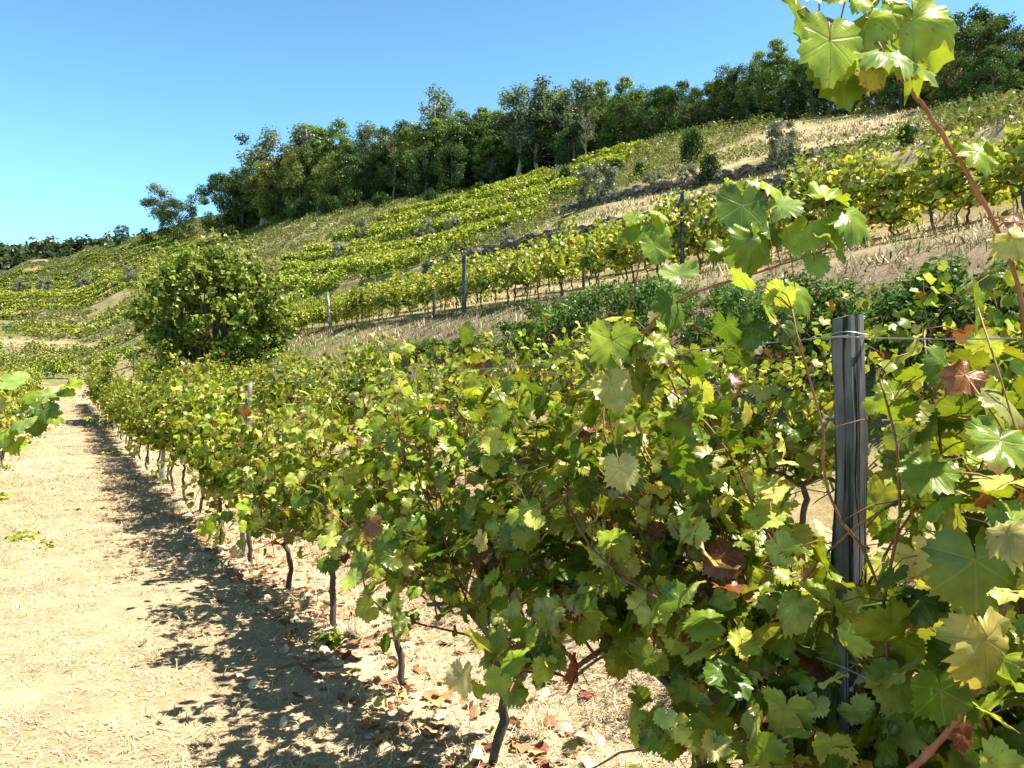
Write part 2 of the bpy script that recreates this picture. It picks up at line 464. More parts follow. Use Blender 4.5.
def _post_splits():
    n_ = M_POST.node_tree; N, L = n_.nodes, n_.links
    b = N['Principled BSDF']; src = b.inputs['Base Color'].links[0].from_socket
    tc = N.new('ShaderNodeTexCoord'); mp = N.new('ShaderNodeMapping'); mp.inputs['Scale'].default_value = (75, 75, 2.2); L.new(tc.outputs['Object'], mp.inputs[0])
    t = N.new('ShaderNodeTexNoise'); t.inputs['Scale'].default_value = 1.0; t.inputs['Detail'].default_value = 3; t.inputs['Distortion'].default_value = 0.6; L.new(mp.outputs[0], t.inputs[0])
    r = N.new('ShaderNodeMapRange'); r.inputs[1].default_value = 0.36; r.inputs[2].default_value = 0.46; r.inputs[3].default_value = 0.12; r.inputs[4].default_value = 1.0; L.new(t.outputs['Fac'], r.inputs[0])
    t2 = N.new('ShaderNodeTexNoise'); t2.inputs['Scale'].default_value = 5; t2.inputs['Detail'].default_value = 6; L.new(tc.outputs['Object'], t2.inputs[0])
    r2 = N.new('ShaderNodeMapRange'); r2.inputs[1].default_value = 0.35; r2.inputs[2].default_value = 0.65; r2.inputs[3].default_value = 0.45; r2.inputs[4].default_value = 1.35; L.new(t2.outputs['Fac'], r2.inputs[0])
    m = N.new('ShaderNodeVectorMath'); m.operation = 'SCALE'; L.new(src, m.inputs[0]); L.new(math_node(N, L, 'MULTIPLY', r.outputs[0], r2.outputs[0]), m.inputs['Scale'])
    L.new(m.outputs[0], b.inputs['Base Color'])
    old = b.inputs['Normal'].links[0].from_node
    bp = N.new('ShaderNodeBump'); bp.inputs['Strength'].default_value = 1.0; bp.inputs['Distance'].default_value = 0.006
    L.new(r.outputs[0], bp.inputs['Height']); L.new(old.outputs[0], bp.inputs['Normal']); L.new(bp.outputs[0], b.inputs['Normal'])


_post_splits()


def ground_material():
    m, N, L = newmat('dry_ground')
    out = N.new('ShaderNodeOutputMaterial'); b = N.new('ShaderNodeBsdfPrincipled'); L.new(b.outputs[0], out.inputs[0])
    b.inputs['Roughness'].default_value = 0.95; b.inputs['Specular IOR Level'].default_value = 0.1
    at = N.new('ShaderNodeAttribute'); at.attribute_name = 'col'
    tc = N.new('ShaderNodeTexCoord')

    def noise(sc, det, rg=0.6):
        t = N.new('ShaderNodeTexNoise'); t.inputs['Scale'].default_value = sc; t.inputs['Detail'].default_value = det; t.inputs['Roughness'].default_value = rg
        L.new(tc.outputs['Object'], t.inputs[0]); return t.outputs['Fac']
    a = noise(1.7, 8, 0.7); c = noise(45, 6, 0.7); d = noise(7, 5, 0.6)
    s = math_node(N, L, 'ADD', math_node(N, L, 'MULTIPLY', a, 0.9), math_node(N, L, 'ADD', math_node(N, L, 'MULTIPLY', c, 0.9), math_node(N, L, 'MULTIPLY', d, 0.6)))
    r = N.new('ShaderNodeMapRange'); r.inputs[1].default_value = 0.85; r.inputs[2].default_value = 1.55; r.inputs[3].default_value = 0.4; r.inputs[4].default_value = 1.5
    L.new(s, r.inputs[0])
    mu = N.new('ShaderNodeVectorMath'); mu.operation = 'SCALE'; L.new(at.outputs['Color'], mu.inputs[0]); L.new(r.outputs[0], mu.inputs['Scale'])
    L.new(mu.outputs[0], b.inputs['Base Color'])
    bp = N.new('ShaderNodeBump'); bp.inputs['Strength'].default_value = 0.7; bp.inputs['Distance'].default_value = 0.03
    L.new(math_node(N, L, 'ADD', math_node(N, L, 'MULTIPLY', c, 0.4), d), bp.inputs['Height']); L.new(bp.outputs[0], b.inputs['Normal'])
    return m


M_GROUND = ground_material()

# ------------------------------------------------------------------ terrain
STRAW = np.array([0.35, 0.25, 0.14]); EARTH = np.array([0.27, 0.18, 0.115]); GREEN = np.array([0.115, 0.13, 0.035]); DRY = np.array([0.27, 0.215, 0.095])


def ground_col(u, v):
    n1 = fbm(u * 0.12, v * 0.2, 21, 4); n2 = fbm(u * 0.5, v * 0.7, 31, 4); n3 = fbm(u * 2.2, v * 2.2, 41, 3)
    band = (np.clip(np.sin(u * 0.30 + v * 0.05) * 3 - 1.2, 0, 1) * np.clip((u - 55) / 8, 0, 1) * np.clip((22 - v) / 6, 0, 1) * np.clip((130 - u) / 30, 0, 1))[..., None]
    c_band = np.array([0.27, 0.205, 0.115])
    near = np.clip(1 - np.clip(v - 2.5, 0, 9) / 4, 0, 1) * np.clip(1 - (u - 46) / 8, 0, 1) * np.clip(1 + (v + 3) / 3, 0, 1)
    sm = lambda x, a, b: np.clip((x - a) / (b - a), 0, 1)[..., None]
    c = DRY + (GREEN - DRY) * sm(n1 * 0.6 + n2 * 0.4, 0.30, 0.50)
    c = c + (EARTH - c) * sm(n2, 0.52, 0.66) * 0.7
    # the hill above the stone walls on the right is drier
    dry = (np.clip((v - 7) / 3, 0, 1) * np.clip((34 - u + (v - 17) * 0.2) / 8, 0, 1))[..., None]
    c = c + (np.array([0.36, 0.27, 0.145]) - c) * dry * 0.8 * sm(n2, 0.30, 0.5)
    bank = (np.exp(-((v - 7.4) / 1.5) ** 2) * np.clip((24 - u) / 6, 0, 1))[..., None]
    c = c + (np.array([0.17, 0.115, 0.08]) - c) * bank * 0.85
    c = c + (c_band - c) * band * 0.85
    s = STRAW * (0.86 + 0.3 * n3[..., None])
    s = s + (np.array([0.37, 0.27, 0.18]) - s) * sm(n2, 0.5, 0.64) * 0.55
    under = np.exp(-((v - 1.6) / 0.45) ** 2)[..., None]
    s = s + (np.array([0.42, 0.33, 0.22]) - s) * under * 0.6
    return c + (s - c) * near[..., None]


us = np.unique(np.concatenate([np.arange(-60, -3, 6), np.arange(-3, 14, 0.2), np.arange(14, 64, 0.7), np.arange(64, 300, 4), np.arange(300, 1300, 50)]).round(3))
vs = np.unique(np.concatenate([np.arange(-400, -30, 30), np.arange(-30, -4, 2), np.arange(-4, 5, 0.2), np.arange(5, 20, 0.35), [16.8, 17.05, 25.8, 26.05],
                               np.arange(20, 70, 1.0), np.arange(70, 420, 30)]).round(3))
UU, VV = np.meshgrid(us, vs, indexing='ij')
ZZ = height(UU, VV)
XX, YY = xy(UU, VV)
mb = MB()
nu, nv = len(us), len(vs)
ii = np.arange(nu - 1)[:, None] * nv; jj = np.arange(nv - 1)[None, :]
q = np.stack([ii + jj, ii + jj + 1, ii + nv + jj + 1, ii + nv + jj], -1).reshape(-1, 4)[:, ::-1]
mb.add(np.stack([XX, YY, ZZ], -1).reshape(-1, 3), None, q, ground_col(UU, VV).reshape(-1, 3))
tag(mb.build('hillside', M_GROUND), kind='structure')

# the earth track that crosses at the far end of the rows
mb = MB()
tv = np.linspace(-9, 4.5, 40); tw = np.linspace(46.5, 52.5, 9)
A, B = np.meshgrid(tw, tv, indexing='ij')
Bx = B; Ax = A + 0.25 * np.sin(B * 0.8)
X_, Y_ = xy(Ax, Bx)
n9, n40 = len(tw), len(tv)
ii = np.arange(n9 - 1)[:, None] * n40; jj = np.arange(n40 - 1)[None, :]
q = np.stack([ii + jj, ii + jj + 1, ii + n40 + jj + 1, ii + n40 + jj], -1).reshape(-1, 4)[:, ::-1]
mb.add(np.stack([X_, Y_, height(Ax, Bx) + 0.03], -1).reshape(-1, 3), None, q, (0.30, 0.215, 0.14))
tag(mb.build('dirt_track', M_GROUND), kind='structure')

# far hills past the crest
mb = MB()
a = np.linspace(-900, 500, 60)
rows = []
for d, k in ((420, 0.55), (560, 0.85), (720, 1.0), (900, 0.9), (1300, 0.6)):
    top = 129 + 12 * fbm(a * 0.006 + 3, a * 0 + 1, 5, 3) + np.clip((a + 300) / 400, -1, 1) * 12
    rows.append(np.stack([a * d / 720, np.full_like(a, d), top * k], 1))
n60 = len(a)
ii = np.arange(4)[:, None] * n60; jj = np.arange(n60 - 1)[None, :]
q = np.stack([ii + jj, ii + jj + 1, ii + n60 + jj + 1, ii + n60 + jj], -1).reshape(-1, 4)
mb.add(np.concatenate(rows), None, q, (0.035, 0.045, 0.022))
tag(mb.build('far_hills', M_GROUND), kind='structure')
g = np.random.default_rng(5)
mb = MB()
nc = 800
cx = g.uniform(-600, -240, nc); cd = g.uniform(430, 740, nc)
for x0, d0 in zip(cx, cd):
    tz = (129 + 12 * fbm(x0 * 720 / d0 * 0.006 + 3, 1.0, 5, 3) + np.clip((x0 * 720 / d0 + 300) / 400, -1, 1) * 12) * np.interp(d0, [420, 560, 720, 900], [0.55, 0.85, 1, .9])
    w = g.uniform(3.5, 8); h = g.uniform(4, 11); n = 60
    dr = norm(g.normal(0, 1, (n, 3))); dr[:, 2] = np.abs(dr[:, 2]) * 1.1
    p = np.array([x0, d0, float(tz)]) + dr * np.array([w, w, h]) * g.uniform(0.6, 1.05, (n, 1))
    add_leaves(mb, T_LOW, g, p, dr + g.normal(0, 0.4, (n, 3)), g.normal(0, 1, (n, 3)), g.uniform(1.2, 2.4, n),
               np.array([0.045, 0.06, 0.025]) * g.uniform(0.6, 1.5) * g.uniform(0.8, 1.2, (n, 1)))
tag(mb.build('distant_wood', M_TREE), 'blue green wood along the far ridge at the left skyline', 'wood', kind='stuff')


# ------------------------------------------------------------------ stone terrace walls
def stone_wall(name, label, v, u0, u1, zb, zt, seed):
    g = np.random.default_rng(seed); mb = MB()
    root_u = (u0 + u1) / 2
    bx, by = xy(root_u, v); bz = float(height(root_u, v - 0.4))
    u = u0
    cube = np.array([[x, y, z] for x in (-1, 1) for y in (-1, 1) for z in (-1, 1)], float)
    cq = [[0, 1, 3, 2], [4, 6, 7, 5], [0, 4, 5, 1], [2, 3, 7, 6], [0, 2, 6, 4], [1, 5, 7, 3]]
    while u < u1:
        w = g.uniform(0.14, 0.36)
        gz = np.interp(u + w / 2, GU[:, 0], GU[:, 1]); far_n = 0.0
        b0 = float(height(u + w / 2, v - 0.45)) - 0.15; t0 = float(height(u + w / 2, v + 0.35)) + g.uniform(-0.30, -0.04)
        z = b0
        while z < t0:
            h = g.uniform(0.07, 0.17)
            c = cube * np.array([w / 2 * 0.96, g.uniform(0.17, 0.25), h / 2 * 0.95]) * (1 + g.normal(0, 0.14, (8, 3)))
            cu = u + w / 2 + g.normal(0, 0.03); cv = v + g.normal(0, 0.04)
            px_, py_ = xy(cu - c[:, 0], cv + c[:, 1])
            V = np.stack([px_ - bx, py_ - by, z + h / 2 + c[:, 2] - bz], 1)
            mb.add(V, None, cq, np.array([0.12, 0.10, 0.08]) * g.uniform(0.6, 1.4) * (1 + g.normal(0, 0.04, 3)))
            z += h
        u += w
    o = mb.build(name, M_STONE, None, False); o.location = (bx, by, bz)
    tag(o, label, 'wall', 'dry stone terrace walls')
    return o


stone_wall('stone_wall', 'long dark dry stone wall just above the yellow vines on the terrace', 16.85, 12.0, 37.0, 0, 0, 1)
stone_wall('stone_wall', 'upper dark dry stone wall crossing dry grass below the olive trees', 25.85, 15.0, 38.0, 0, 0, 2)


# ------------------------------------------------------------------ vines
def grow_canes(g, n, L0, L1, arms, up=0.9):
    canes = []
    for k in range(n):
        s = arms[g.integers(0, len(arms))] + g.normal(0, 0.02, 3)
        hang = g.random() < 0.22
        d = np.array([g.normal(0, 0.45), g.normal(0, 0.36), up if not hang else g.uniform(-0.1, 0.35)])
        d /= np.linalg.norm(d)
        Lc = g.uniform(L0, L1) * (0.7 if hang else 1)
        step = 0.07; m = max(5, int(Lc / step)); p = s.copy(); pts = [p.copy()]
        for i in range(m):
            d = d + g.normal(0, 0.13, 3); d[1] -= 0.42 * p[1]
            d[2] -= 0.012 + (0.05 * (i / m) ** 2 if not hang else 0.06)
            d /= np.linalg.norm(d); p = p + d * step
            if p[2] < 0.35: d[2] = abs(d[2]) * 0.5
            pts.append(p.copy())
        canes.append(np.array(pts))
    return canes


def cane_leaves(g, pts, lat, pal, smin, smax, zlow=0.0):
    """leaf base points, normals, tips, sizes, colours, and stalk starts for one cane"""
    base, start = [], []
    for i in range(1, len(pts)):
        k = 1 + int(g.random() < lat) + int(g.random() < lat * 0.75)
        for j in range(k):
            dr = np.array([g.normal(0, 0.8), g.normal(0, 1.0), g.normal(0.25, 0.4)]); dr /= np.linalg.norm(dr)
            off = g.uniform(0.04, 0.09) if j == 0 else g.uniform(0.06, 0.17)
            base.append(pts[i] + dr * off); start.append(pts[i])
    base = np.array(base); start = np.array(start); n = len(base)
    out = np.stack([0.25 * (base[:, 0] - pts[0][0]), np.sign(base[:, 1] + g.normal(0, 0.08, n)) * 0.42, np.zeros(n)], 1)
    nr = out + np.array([0, 0, 0.5]) + g.normal(0, 0.55, (n, 3))
    tip = np.array([0, 0, -0.8]) + 0.5 * out + g.normal(0, 0.45, (n, 3))
    drop = (base[:, 2] < zlow + 0.14 * g.random(n)) & (g.random(n) < 0.95)
    base[drop] = base[~drop][g.integers(0, max(1, (~drop).sum()), drop.sum())] + g.normal(0, 0.08, (drop.sum(), 3)) if (~drop).any() else base[drop]
    start[drop] = base[drop] - np.array([0, 0, 0.03])
    f = np.linspace(1.0, 0.62, n)
    size = g.uniform(smin, smax, n) * f
    col = leaf_cols(g, n, pal)
    start[drop] = np.nan
    return base, nr, tip, size, col, start


def trunk_path(g, hh, lean):
    c = [(0, 0, -0.12), (0.01, 0, 0.0), (lean * 0.35 + g.normal(0, 0.03), g.normal(0, 0.02), hh * 0.4), (lean * 0.75 + g.normal(0, 0.03), g.normal(0, 0.02), hh * 0.75), (lean, 0, hh)]
    p = smooth_path(c, 16)
    p[2:-1, :2] += g.normal(0, 0.007, (13, 2))
    return p


WOOD = np.array([0.085, 0.062, 0.046]); CANE = np.array([0.20, 0.085, 0.045])


def make_vine(seed, detail, pal, label='', name='grapevine', ncane=14, L0=0.9, L1=1.45, lat=0.8, smin=0.04, smax=0.078, hh=None, lean=None, up=0.9, zlow=0.45, clear=None):
    g = np.random.default_rng(seed)
    root = thing(name, label, 'grapevine')
    hh = g.uniform(0.5, 0.66) if hh is None else hh
    lean = g.uniform(-0.14, 0.05) if lean is None else lean
    tp = trunk_path(g, hh, lean)
    mb = MB(); tube(mb, tp, np.linspace(0.022, 0.016, 16) * g.uniform(0.85, 1.2), 8 if detail == 'hi' else 5, WOOD, g, 0.10)
    head = tp[-1]
    mb.build('trunk', M_BARK, root)
    arms = [head]
    armmb = MB()
    for s_ in (-1, 1):
        e = [head + np.array([0, 0, -0.03]), head + np.array([s_ * 0.16, g.normal(0, 0.03), 0.05]), head + np.array([s_ * 0.36, g.normal(0, 0.04), 0.05 + g.normal(0, 0.05)]), head + np.array([s_ * 0.52, g.normal(0, 0.05), g.normal(0.05, 0.06)])]
        ap = smooth_path(e, 9)
        am = MB() if detail == 'hi' else armmb
        tube(am, ap, np.linspace(0.018, 0.009, 9), 6, WOOD * 1.1, g, 0.08)
        arms += list(ap[2::2])
        if detail == 'hi': am.build('arm', M_BARK, root)
    canes = grow_canes(g, ncane, L0, L1, arms, up)
    temps = {'hi': T_HI, 'mid': T_MID, 'low': T_LOW}[detail]
    allc, alll = armmb, MB()
    for pts in canes:
        cm = MB() if detail == 'hi' else allc
        n = len(pts)
        if detail != 'low': tube(cm, pts, np.linspace(0.0055, 0.0022, n), 5 if detail == 'hi' else 3, CANE * g.uniform(0.7, 1.3))
        b, nr, tip, size, col, st = cane_leaves(g, pts, lat, pal, smin, smax, zlow)
        if clear is not None:          # leaves were trimmed away from the camera side of the post
            kx, ky = clear
            m_ = ~((np.abs(b[:, 0] - kx - (b[:, 1]) * ky) < 0.115) & (b[:, 1] < 0.10) & (b[:, 2] > 1.2) & (g.random(len(b)) < 0.93))
            b, nr, tip, size, col, st = b[m_], nr[m_], tip[m_], size[m_], col[m_], st[m_]
        lm = MB() if detail == 'hi' else alll
        add_leaves(lm, temps, g, b, nr, tip, size, col)
        if detail == 'hi':
            for k in range(len(b)):
                if g.random() < 0.75 and not np.isnan(st[k][0]):
                    mid = (st[k] + b[k]) / 2 + np.array([0, 0, 0.012])
                    tube(cm, [st[k], mid, b[k]], 0.0014, 3, (0.24, 0.11, 0.05))
            co = cm.build('cane', M_CANE, root)
            lm.build('leaves', M_VINE_HI, co)
    if detail != 'hi':
        allc.build('canes', M_BARK, root)
        alll.build('foliage', M_LEAF, root)
    return root


def base_at(u, v):
    x, y = xy(u, v)
    return np.array([x, y, float(height(u, v))])


def extra_cane(root, ctrl_world, r0, r1, leaves, label=None, col=None, seed=0, n=26, mat=None):
    """a particular long shoot of a vine; leaves = (point, size, normal, tip, colour)"""
    g = np.random.default_rng(seed)
    M = Matrix.LocRotScale(root.location, root.rotation_euler, root.scale).inverted()
    tl = lambda p: np.array(M @ Vector(tuple(p)))
    rot = np.array(M.to_3x3())
    pts = smooth_path([tl(p) for p in ctrl_world], n)
    pts[1:-1] += g.normal(0, 0.0009, pts[1:-1].shape)
    cm = MB(); rad = np.linspace(r0, r1, n); rad[3::4] *= 1.35
    tube(cm, pts, rad, 7, CANE * 1.25 if col is None else np.array(col))
    lm = MB()
    for (p, s, nr, tip, c) in leaves:
        pl = tl(p); k = np.argmin(np.linalg.norm(pts - pl, axis=1))
        tube(cm, [pts[k], (pts[k] + pl) / 2 + np.array([0, 0, 0.01]), pl], 0.0016, 4, (0.26, 0.13, 0.05))
        add_leaves(lm, T_HI, g, [pl], [rot @ np.array(nr, float)], [rot @ np.array(tip, float)], s, c)
    co = cm.build('cane', M_CANE, root)
    if label: co['label'] = label
    lm.build('leaves', M_VINE_HI, co)
    return co


ROW1 = 1.61
hi_specs = [
    (0.50, 'mixed', 'nearest grapevine at the right edge with large yellow leaves, right of the grey post', dict(ncane=32, L0=0.75, L1=1.2, lat=0.95, smin=0.045, smax=0.092, zlow=0.62)),
    (1.57, 'mixed', 'dark leafy grapevine hanging over the left side of the nearest grey post', dict(ncane=30, L0=0.9, L1=1.55, zlow=0.70, smin=0.045, smax=0.088, lat=0.98)),
    (2.86, 'green', 'grapevine on the thin bent trunk at the bottom centre of the front row', dict(ncane=25, lat=0.95, L0=0.8, L1=1.4, hh=0.55, lean=0.08, zlow=0.78)),
    (3.80, 'mixed', 'grapevine whose leaning dark trunk stands just left of the bent one', dict(ncane=23, lat=0.95, L0=0.8, L1=1.35, hh=0.52, lean=-0.12, zlow=0.74)),
    (5.00, 'mixed', 'third grapevine of the front row left of the bent trunk, above the broad shadow', dict(ncane=22, lat=0.95, L0=0.8, L1=1.3, lean=-0.05, zlow=0.66)),
    (6.20, 'mixed', 'low leafed grapevine just right of the gap by the second post', dict(ncane=19, lat=0.9, L0=0.8, L1=1.2, hh=0.48, zlow=0.55)),
]
HI = []
for i, (u, pal, lab, kw) in enumerate(hi_specs):
    r = make_vine(100 + i, 'hi', pal, lab, clear=(u - 1.14, -1.14 / 1.61), **kw)
    r.location = tuple(base_at(u, ROW1)); r.rotation_euler = (0, 0, ROWROT); r['group'] = 'grapevines of the nearest row'
    HI.append(r)
bpy.context.view_layer.update()

MIDG = [Proto(make_vine(200 + i, 'mid', p, ncane=19, lat=0.9)) for i, p in enumerate(['mixed', 'mixed', 'yellow', 'red', 'mixed'])]
MIDY = [Proto(make_vine(220 + i, 'mid', p, ncane=19, L0=0.6, L1=1.0, smin=0.055, smax=0.09, zlow=0.12, hh=0.45, lat=0.95)) for i, p in enumerate(['yellow', 'yellow', 'mixed', 'yellow'])]
LOWY = [Proto(make_vine(240 + i, 'low', p, ncane=17, L0=0.6, L1=1.0, lat=0.9, smin=0.07, smax=0.11, zlow=0.1, hh=0.42)) for i, p in enumerate(['yellow', 'yellow', 'mixed'])]
LOWG = [Proto(make_vine(260 + i, 'low', p, ncane=15, L0=0.6, L1=1.0, lat=0.9, smin=0.07, smax=0.11, zlow=0.1, hh=0.42)) for i, p in enumerate(['bright', 'mixed'])]

g = np.random.default_rng(11)


def vine_row(v, u_list, protos, label, group, smin=0.92, smax=1.08, rz0=ROWROT):
    for u in u_list:
        pr = protos[g.integers(0, len(protos))]
        sc = g.uniform(smin, smax) if not callable(smin) else smin(u) * g.uniform(0.94, 1.06)
        uu = u + g.normal(0, 0.06)
        pr.place(base_at(uu, v + g.normal(0, 0.05)), rz0 + (math.pi if g.random() < 0.5 else 0) + g.normal(0, 0.06), (sc, sc, sc * g.uniform(0.95, 1.05)), label, group)


us1 = np.arange(7.35, 41, 1.1)
vine_row(ROW1, us1[us1 < 15], MIDG, 'mixed green and red grapevine of the front row between its second and third posts', 'front row vines past the second post')
vine_row(ROW1, us1[us1 >= 15], MIDG, 'grapevine of the front row towards its far end beside the bright path', 'front row vines near the far end')
us2 = np.arange(1.6, 41, 1.1)
vine_row(3.5, us2, MIDG, 'grapevine of the second row, just behind the nearest row', 'second row vines', lambda u: float(np.interp(u, [1.5, 3.2, 5, 9, 40], [0.85, 0.86, 0.86, 0.88, 0.95])))
vine_row(-1.0, np.arange(12.5, 41, 1.1), MIDG, 'grapevine of the row along the left side of the path', 'left row vines')
vine_row(10.2, np.arange(3.6, 25, 1.1), MIDY, 'yellowing grapevine in the front terrace row above the bramble bank, on the right', 'front terrace row vines on the right', 1.0, 1.18)
vine_row(10.2, np.arange(25, 54, 1.1), LOWY, 'yellowing grapevine in the front terrace row by the pale leaning post', 'front terrace row vines on the left')
vine_row(9.2, np.arange(11, 26, 1.15), MIDY, 'yellowing grapevine on the dry lip of the terrace beside the slate posts', 'terrace lip vines', 0.85, 1.0)
vine_row(9.2, np.arange(26, 54, 1.15), LOWY, 'yellowing grapevine on the dry lip of the terrace near the pale leaning post', 'terrace lip vines on the left', 0.85, 1.0)
vine_row(12.7, np.arange(4.6, 26, 1.1), MIDY, 'yellow green grapevine in the middle terrace row', 'middle terrace row vines', 0.95, 1.1)
vine_row(12.7, np.arange(26, 54, 1.1), LOWY, 'yellow green grapevine at the left of the middle terrace row', 'middle terrace row vines on the left')
vine_row(14.4, np.arange(5.6, 54, 1.1), LOWY, 'yellow green grapevine in the back terrace row under the stone wall', 'back terrace row vines', 0.75, 0.9)
for u in (58.0, 64.0):
    for v in np.arange(-10.5, 8.5, 1.15):
        pr = LOWG[g.integers(0, 2)] if g.random() < 0.6 else LOWY[g.integers(0, 3)]
        sc = g.uniform(0.95, 1.15)
        pr.place(base_at(u + g.normal(0, 0.1), v), g.uniform(0, 0.3) + ROWROT + math.pi / 2, (sc, sc, sc),
                 'grapevine in the first cross row beyond the earth track' if u < 60 else 'grapevine in the second cross row beyond the earth track',
                 'first cross row vines' if u < 60 else 'second cross row vines')

# all further rows on the hill: past what anyone could count
mb = MB(); g = np.random.default_rng(77)
segs = []
u = 70.0
while u < 262:
    segs.append(('u', u, -20 - u * 0.05, 14 + (u - 70) * 0.12)); u += np.interp(u, [70, 262], [6.5, 11])
for v in np.arange(19.5, 40, 2.4):
    segs.append(('v', v, 34 + (v - 18) * 0.5, 64 + (v - 18) * 0.4))
for v in (10.3, 12.7, 14.6): segs.append(('v', v, 54.5, 100.0))
for v in (17.6, 19.8, 22.2): segs.append(('v', v, 37.0, 92.0))
for v in np.arange(24.5, 40, 2.6): segs.append(('v', v, 66.0, 96.0 - (v - 24) * 0.3))
for (k, c0, a0, a1) in segs:
    n = int((a1 - a0) * (85 if k == 'u' else 95))
    s = g.uniform(a0, a1, n)
    if k == 'u' and math.sin(c0 * 0.30) > 0.55 and c0 < 120: s = s[:0]
    n = len(s)
    cov = fbm(s * 0.16, np.full(n, c0 * 0.7), 55, 3)
    s = s[cov > 0.33]; n = len(s)
    if n == 0: continue
    c = c0 + g.normal(0, 0.24, n) + 0.8 * np.sin(s * 0.11 + c0)
    U_, V_ = (c, s) if k == 'u' else (s, c)
    x, y = xy(U_, V_); z = height(U_, V_) + g.uniform(0.15, 1.25, n) * (0.7 + 0.5 * fbm(s * 0.7, c0 + s * 0, 66, 2))
    far = np.clip((np.hypot(x, y) - 50) / 150, 0, 1)
    pals = 'bright' if (k == 'v') else ['mixed', 'yellow', 'red', 'green', 'bright'][g.integers(0, 5)]
    add_leaves(mb, T_LOW, g, np.stack([x, y, z], 1), np.array([0.1, -0.25, 0.8]) + g.normal(0, 0.5, (n, 3)), g.normal(0, 1, (n, 3)), g.uniform(0.09, 0.16, n) * (1 + 0.75 * far), leaf_cols(g, n, pals))
tag(mb.build('hill_vines', M_LEAF), 'distant green and yellow vine rows covering the upper hillside', 'vines', kind='stuff')

# ------------------------------------------------------------------ particular shoots of the near vines
Gm = (0.14, 0.205, 0.018); Gy = (0.24, 0.31, 0.03); Gd = (0.075, 0.125, 0.012); Yl = (0.40, 0.36, 0.10); Gp = (0.20, 0.27, 0.07)


def sp_leaf(px, py, d, size_px, nr, tip, c):
    s = size_px * d / F / 1.75
    return (P(px, py, d), s, nr, tip, c)


# the tall bare cane on the right with its cluster of leaves against the sky
extra_cane(HI[0], [P(1034, 420, 1.30), P(1021, 300, 1.27), P(1003, 240, 1.25), P(965, 170, 1.22), P(930, 115, 1.2), P(908, 86, 1.18), P(880, 55, 1.17), P(850, 28, 1.16), P(812, 15, 1.15)],
           0.0040, 0.0022, [
    sp_leaf(912, 20, 1.14, 104, (-0.25, -0.9, 0.15), (0.15, 0.2, -1), Gy),
    sp_leaf(830, 40, 1.13, 92, (0.2, -0.95, 0.2), (-0.15, 0.1, -1), Gy),
    sp_leaf(842, 66, 1.18, 76, (0.1, -1, 0.1), (0.0, 0.1, -1), Gm),
    sp_leaf(884, 52, 1.10, 74, (0.1, -0.5, 0.85), (0.2, -0.5, -0.7), Gp),
    sp_leaf(905, 58, 1.13, 70, (0.45, -0.6, 0.6), (0.5, 0.0, -0.8), Gp),
    sp_leaf(868, 18, 1.16, 66, (-0.5, -0.6, 0.6), (-0.3, -0.2, -0.9), Gy),
    sp_leaf(797, 12, 1.12, 60, (0.7, -0.6, 0.2), (-0.2, 0.2, -1), Gm),
    sp_leaf(850, -6, 1.16, 62, (0.1, -0.8, 0.5), (0.3, 0, 0.9), Gy),
    sp_leaf(880, -4, 1.2, 60, (-0.1, -0.8, 0.5), (0.1, 0, 0.9), Gm),
    sp_leaf(820, -8, 1.17, 50, (-0.3, -0.8, 0.5), (-0.4, 0, 0.7), Gy),
    sp_leaf(872, 70, 1.14, 40, (0.3, -0.8, 0.3), (0.1, 0, -1), Yl),
    sp_leaf(978, 152, 1.2, 46, (0.1, -0.8, 0.5), (0.2, -0.2, -0.9), Gy),
    sp_leaf(992, 146, 1.22, 34, (0.5, -0.5, 0.6), (0.8, 0, -0.3), Gp),
    sp_leaf(1012, 238, 1.22, 44, (-0.3, -0.8, 0.4), (0.3, 0, -0.9), Yl),
    sp_leaf(1018, 222, 1.2, 32, (0.2, -0.8, 0.6), (-0.4, 0, 0.8), (0.2, 0.08, 0.04)),
    sp_leaf(1020, 262, 1.24, 46, (0.3, -0.7, 0.5), (0.2, 0, -0.9), Gm),
    ], 'tall bare reddish cane with leaves against the sky', seed=31, n=34)
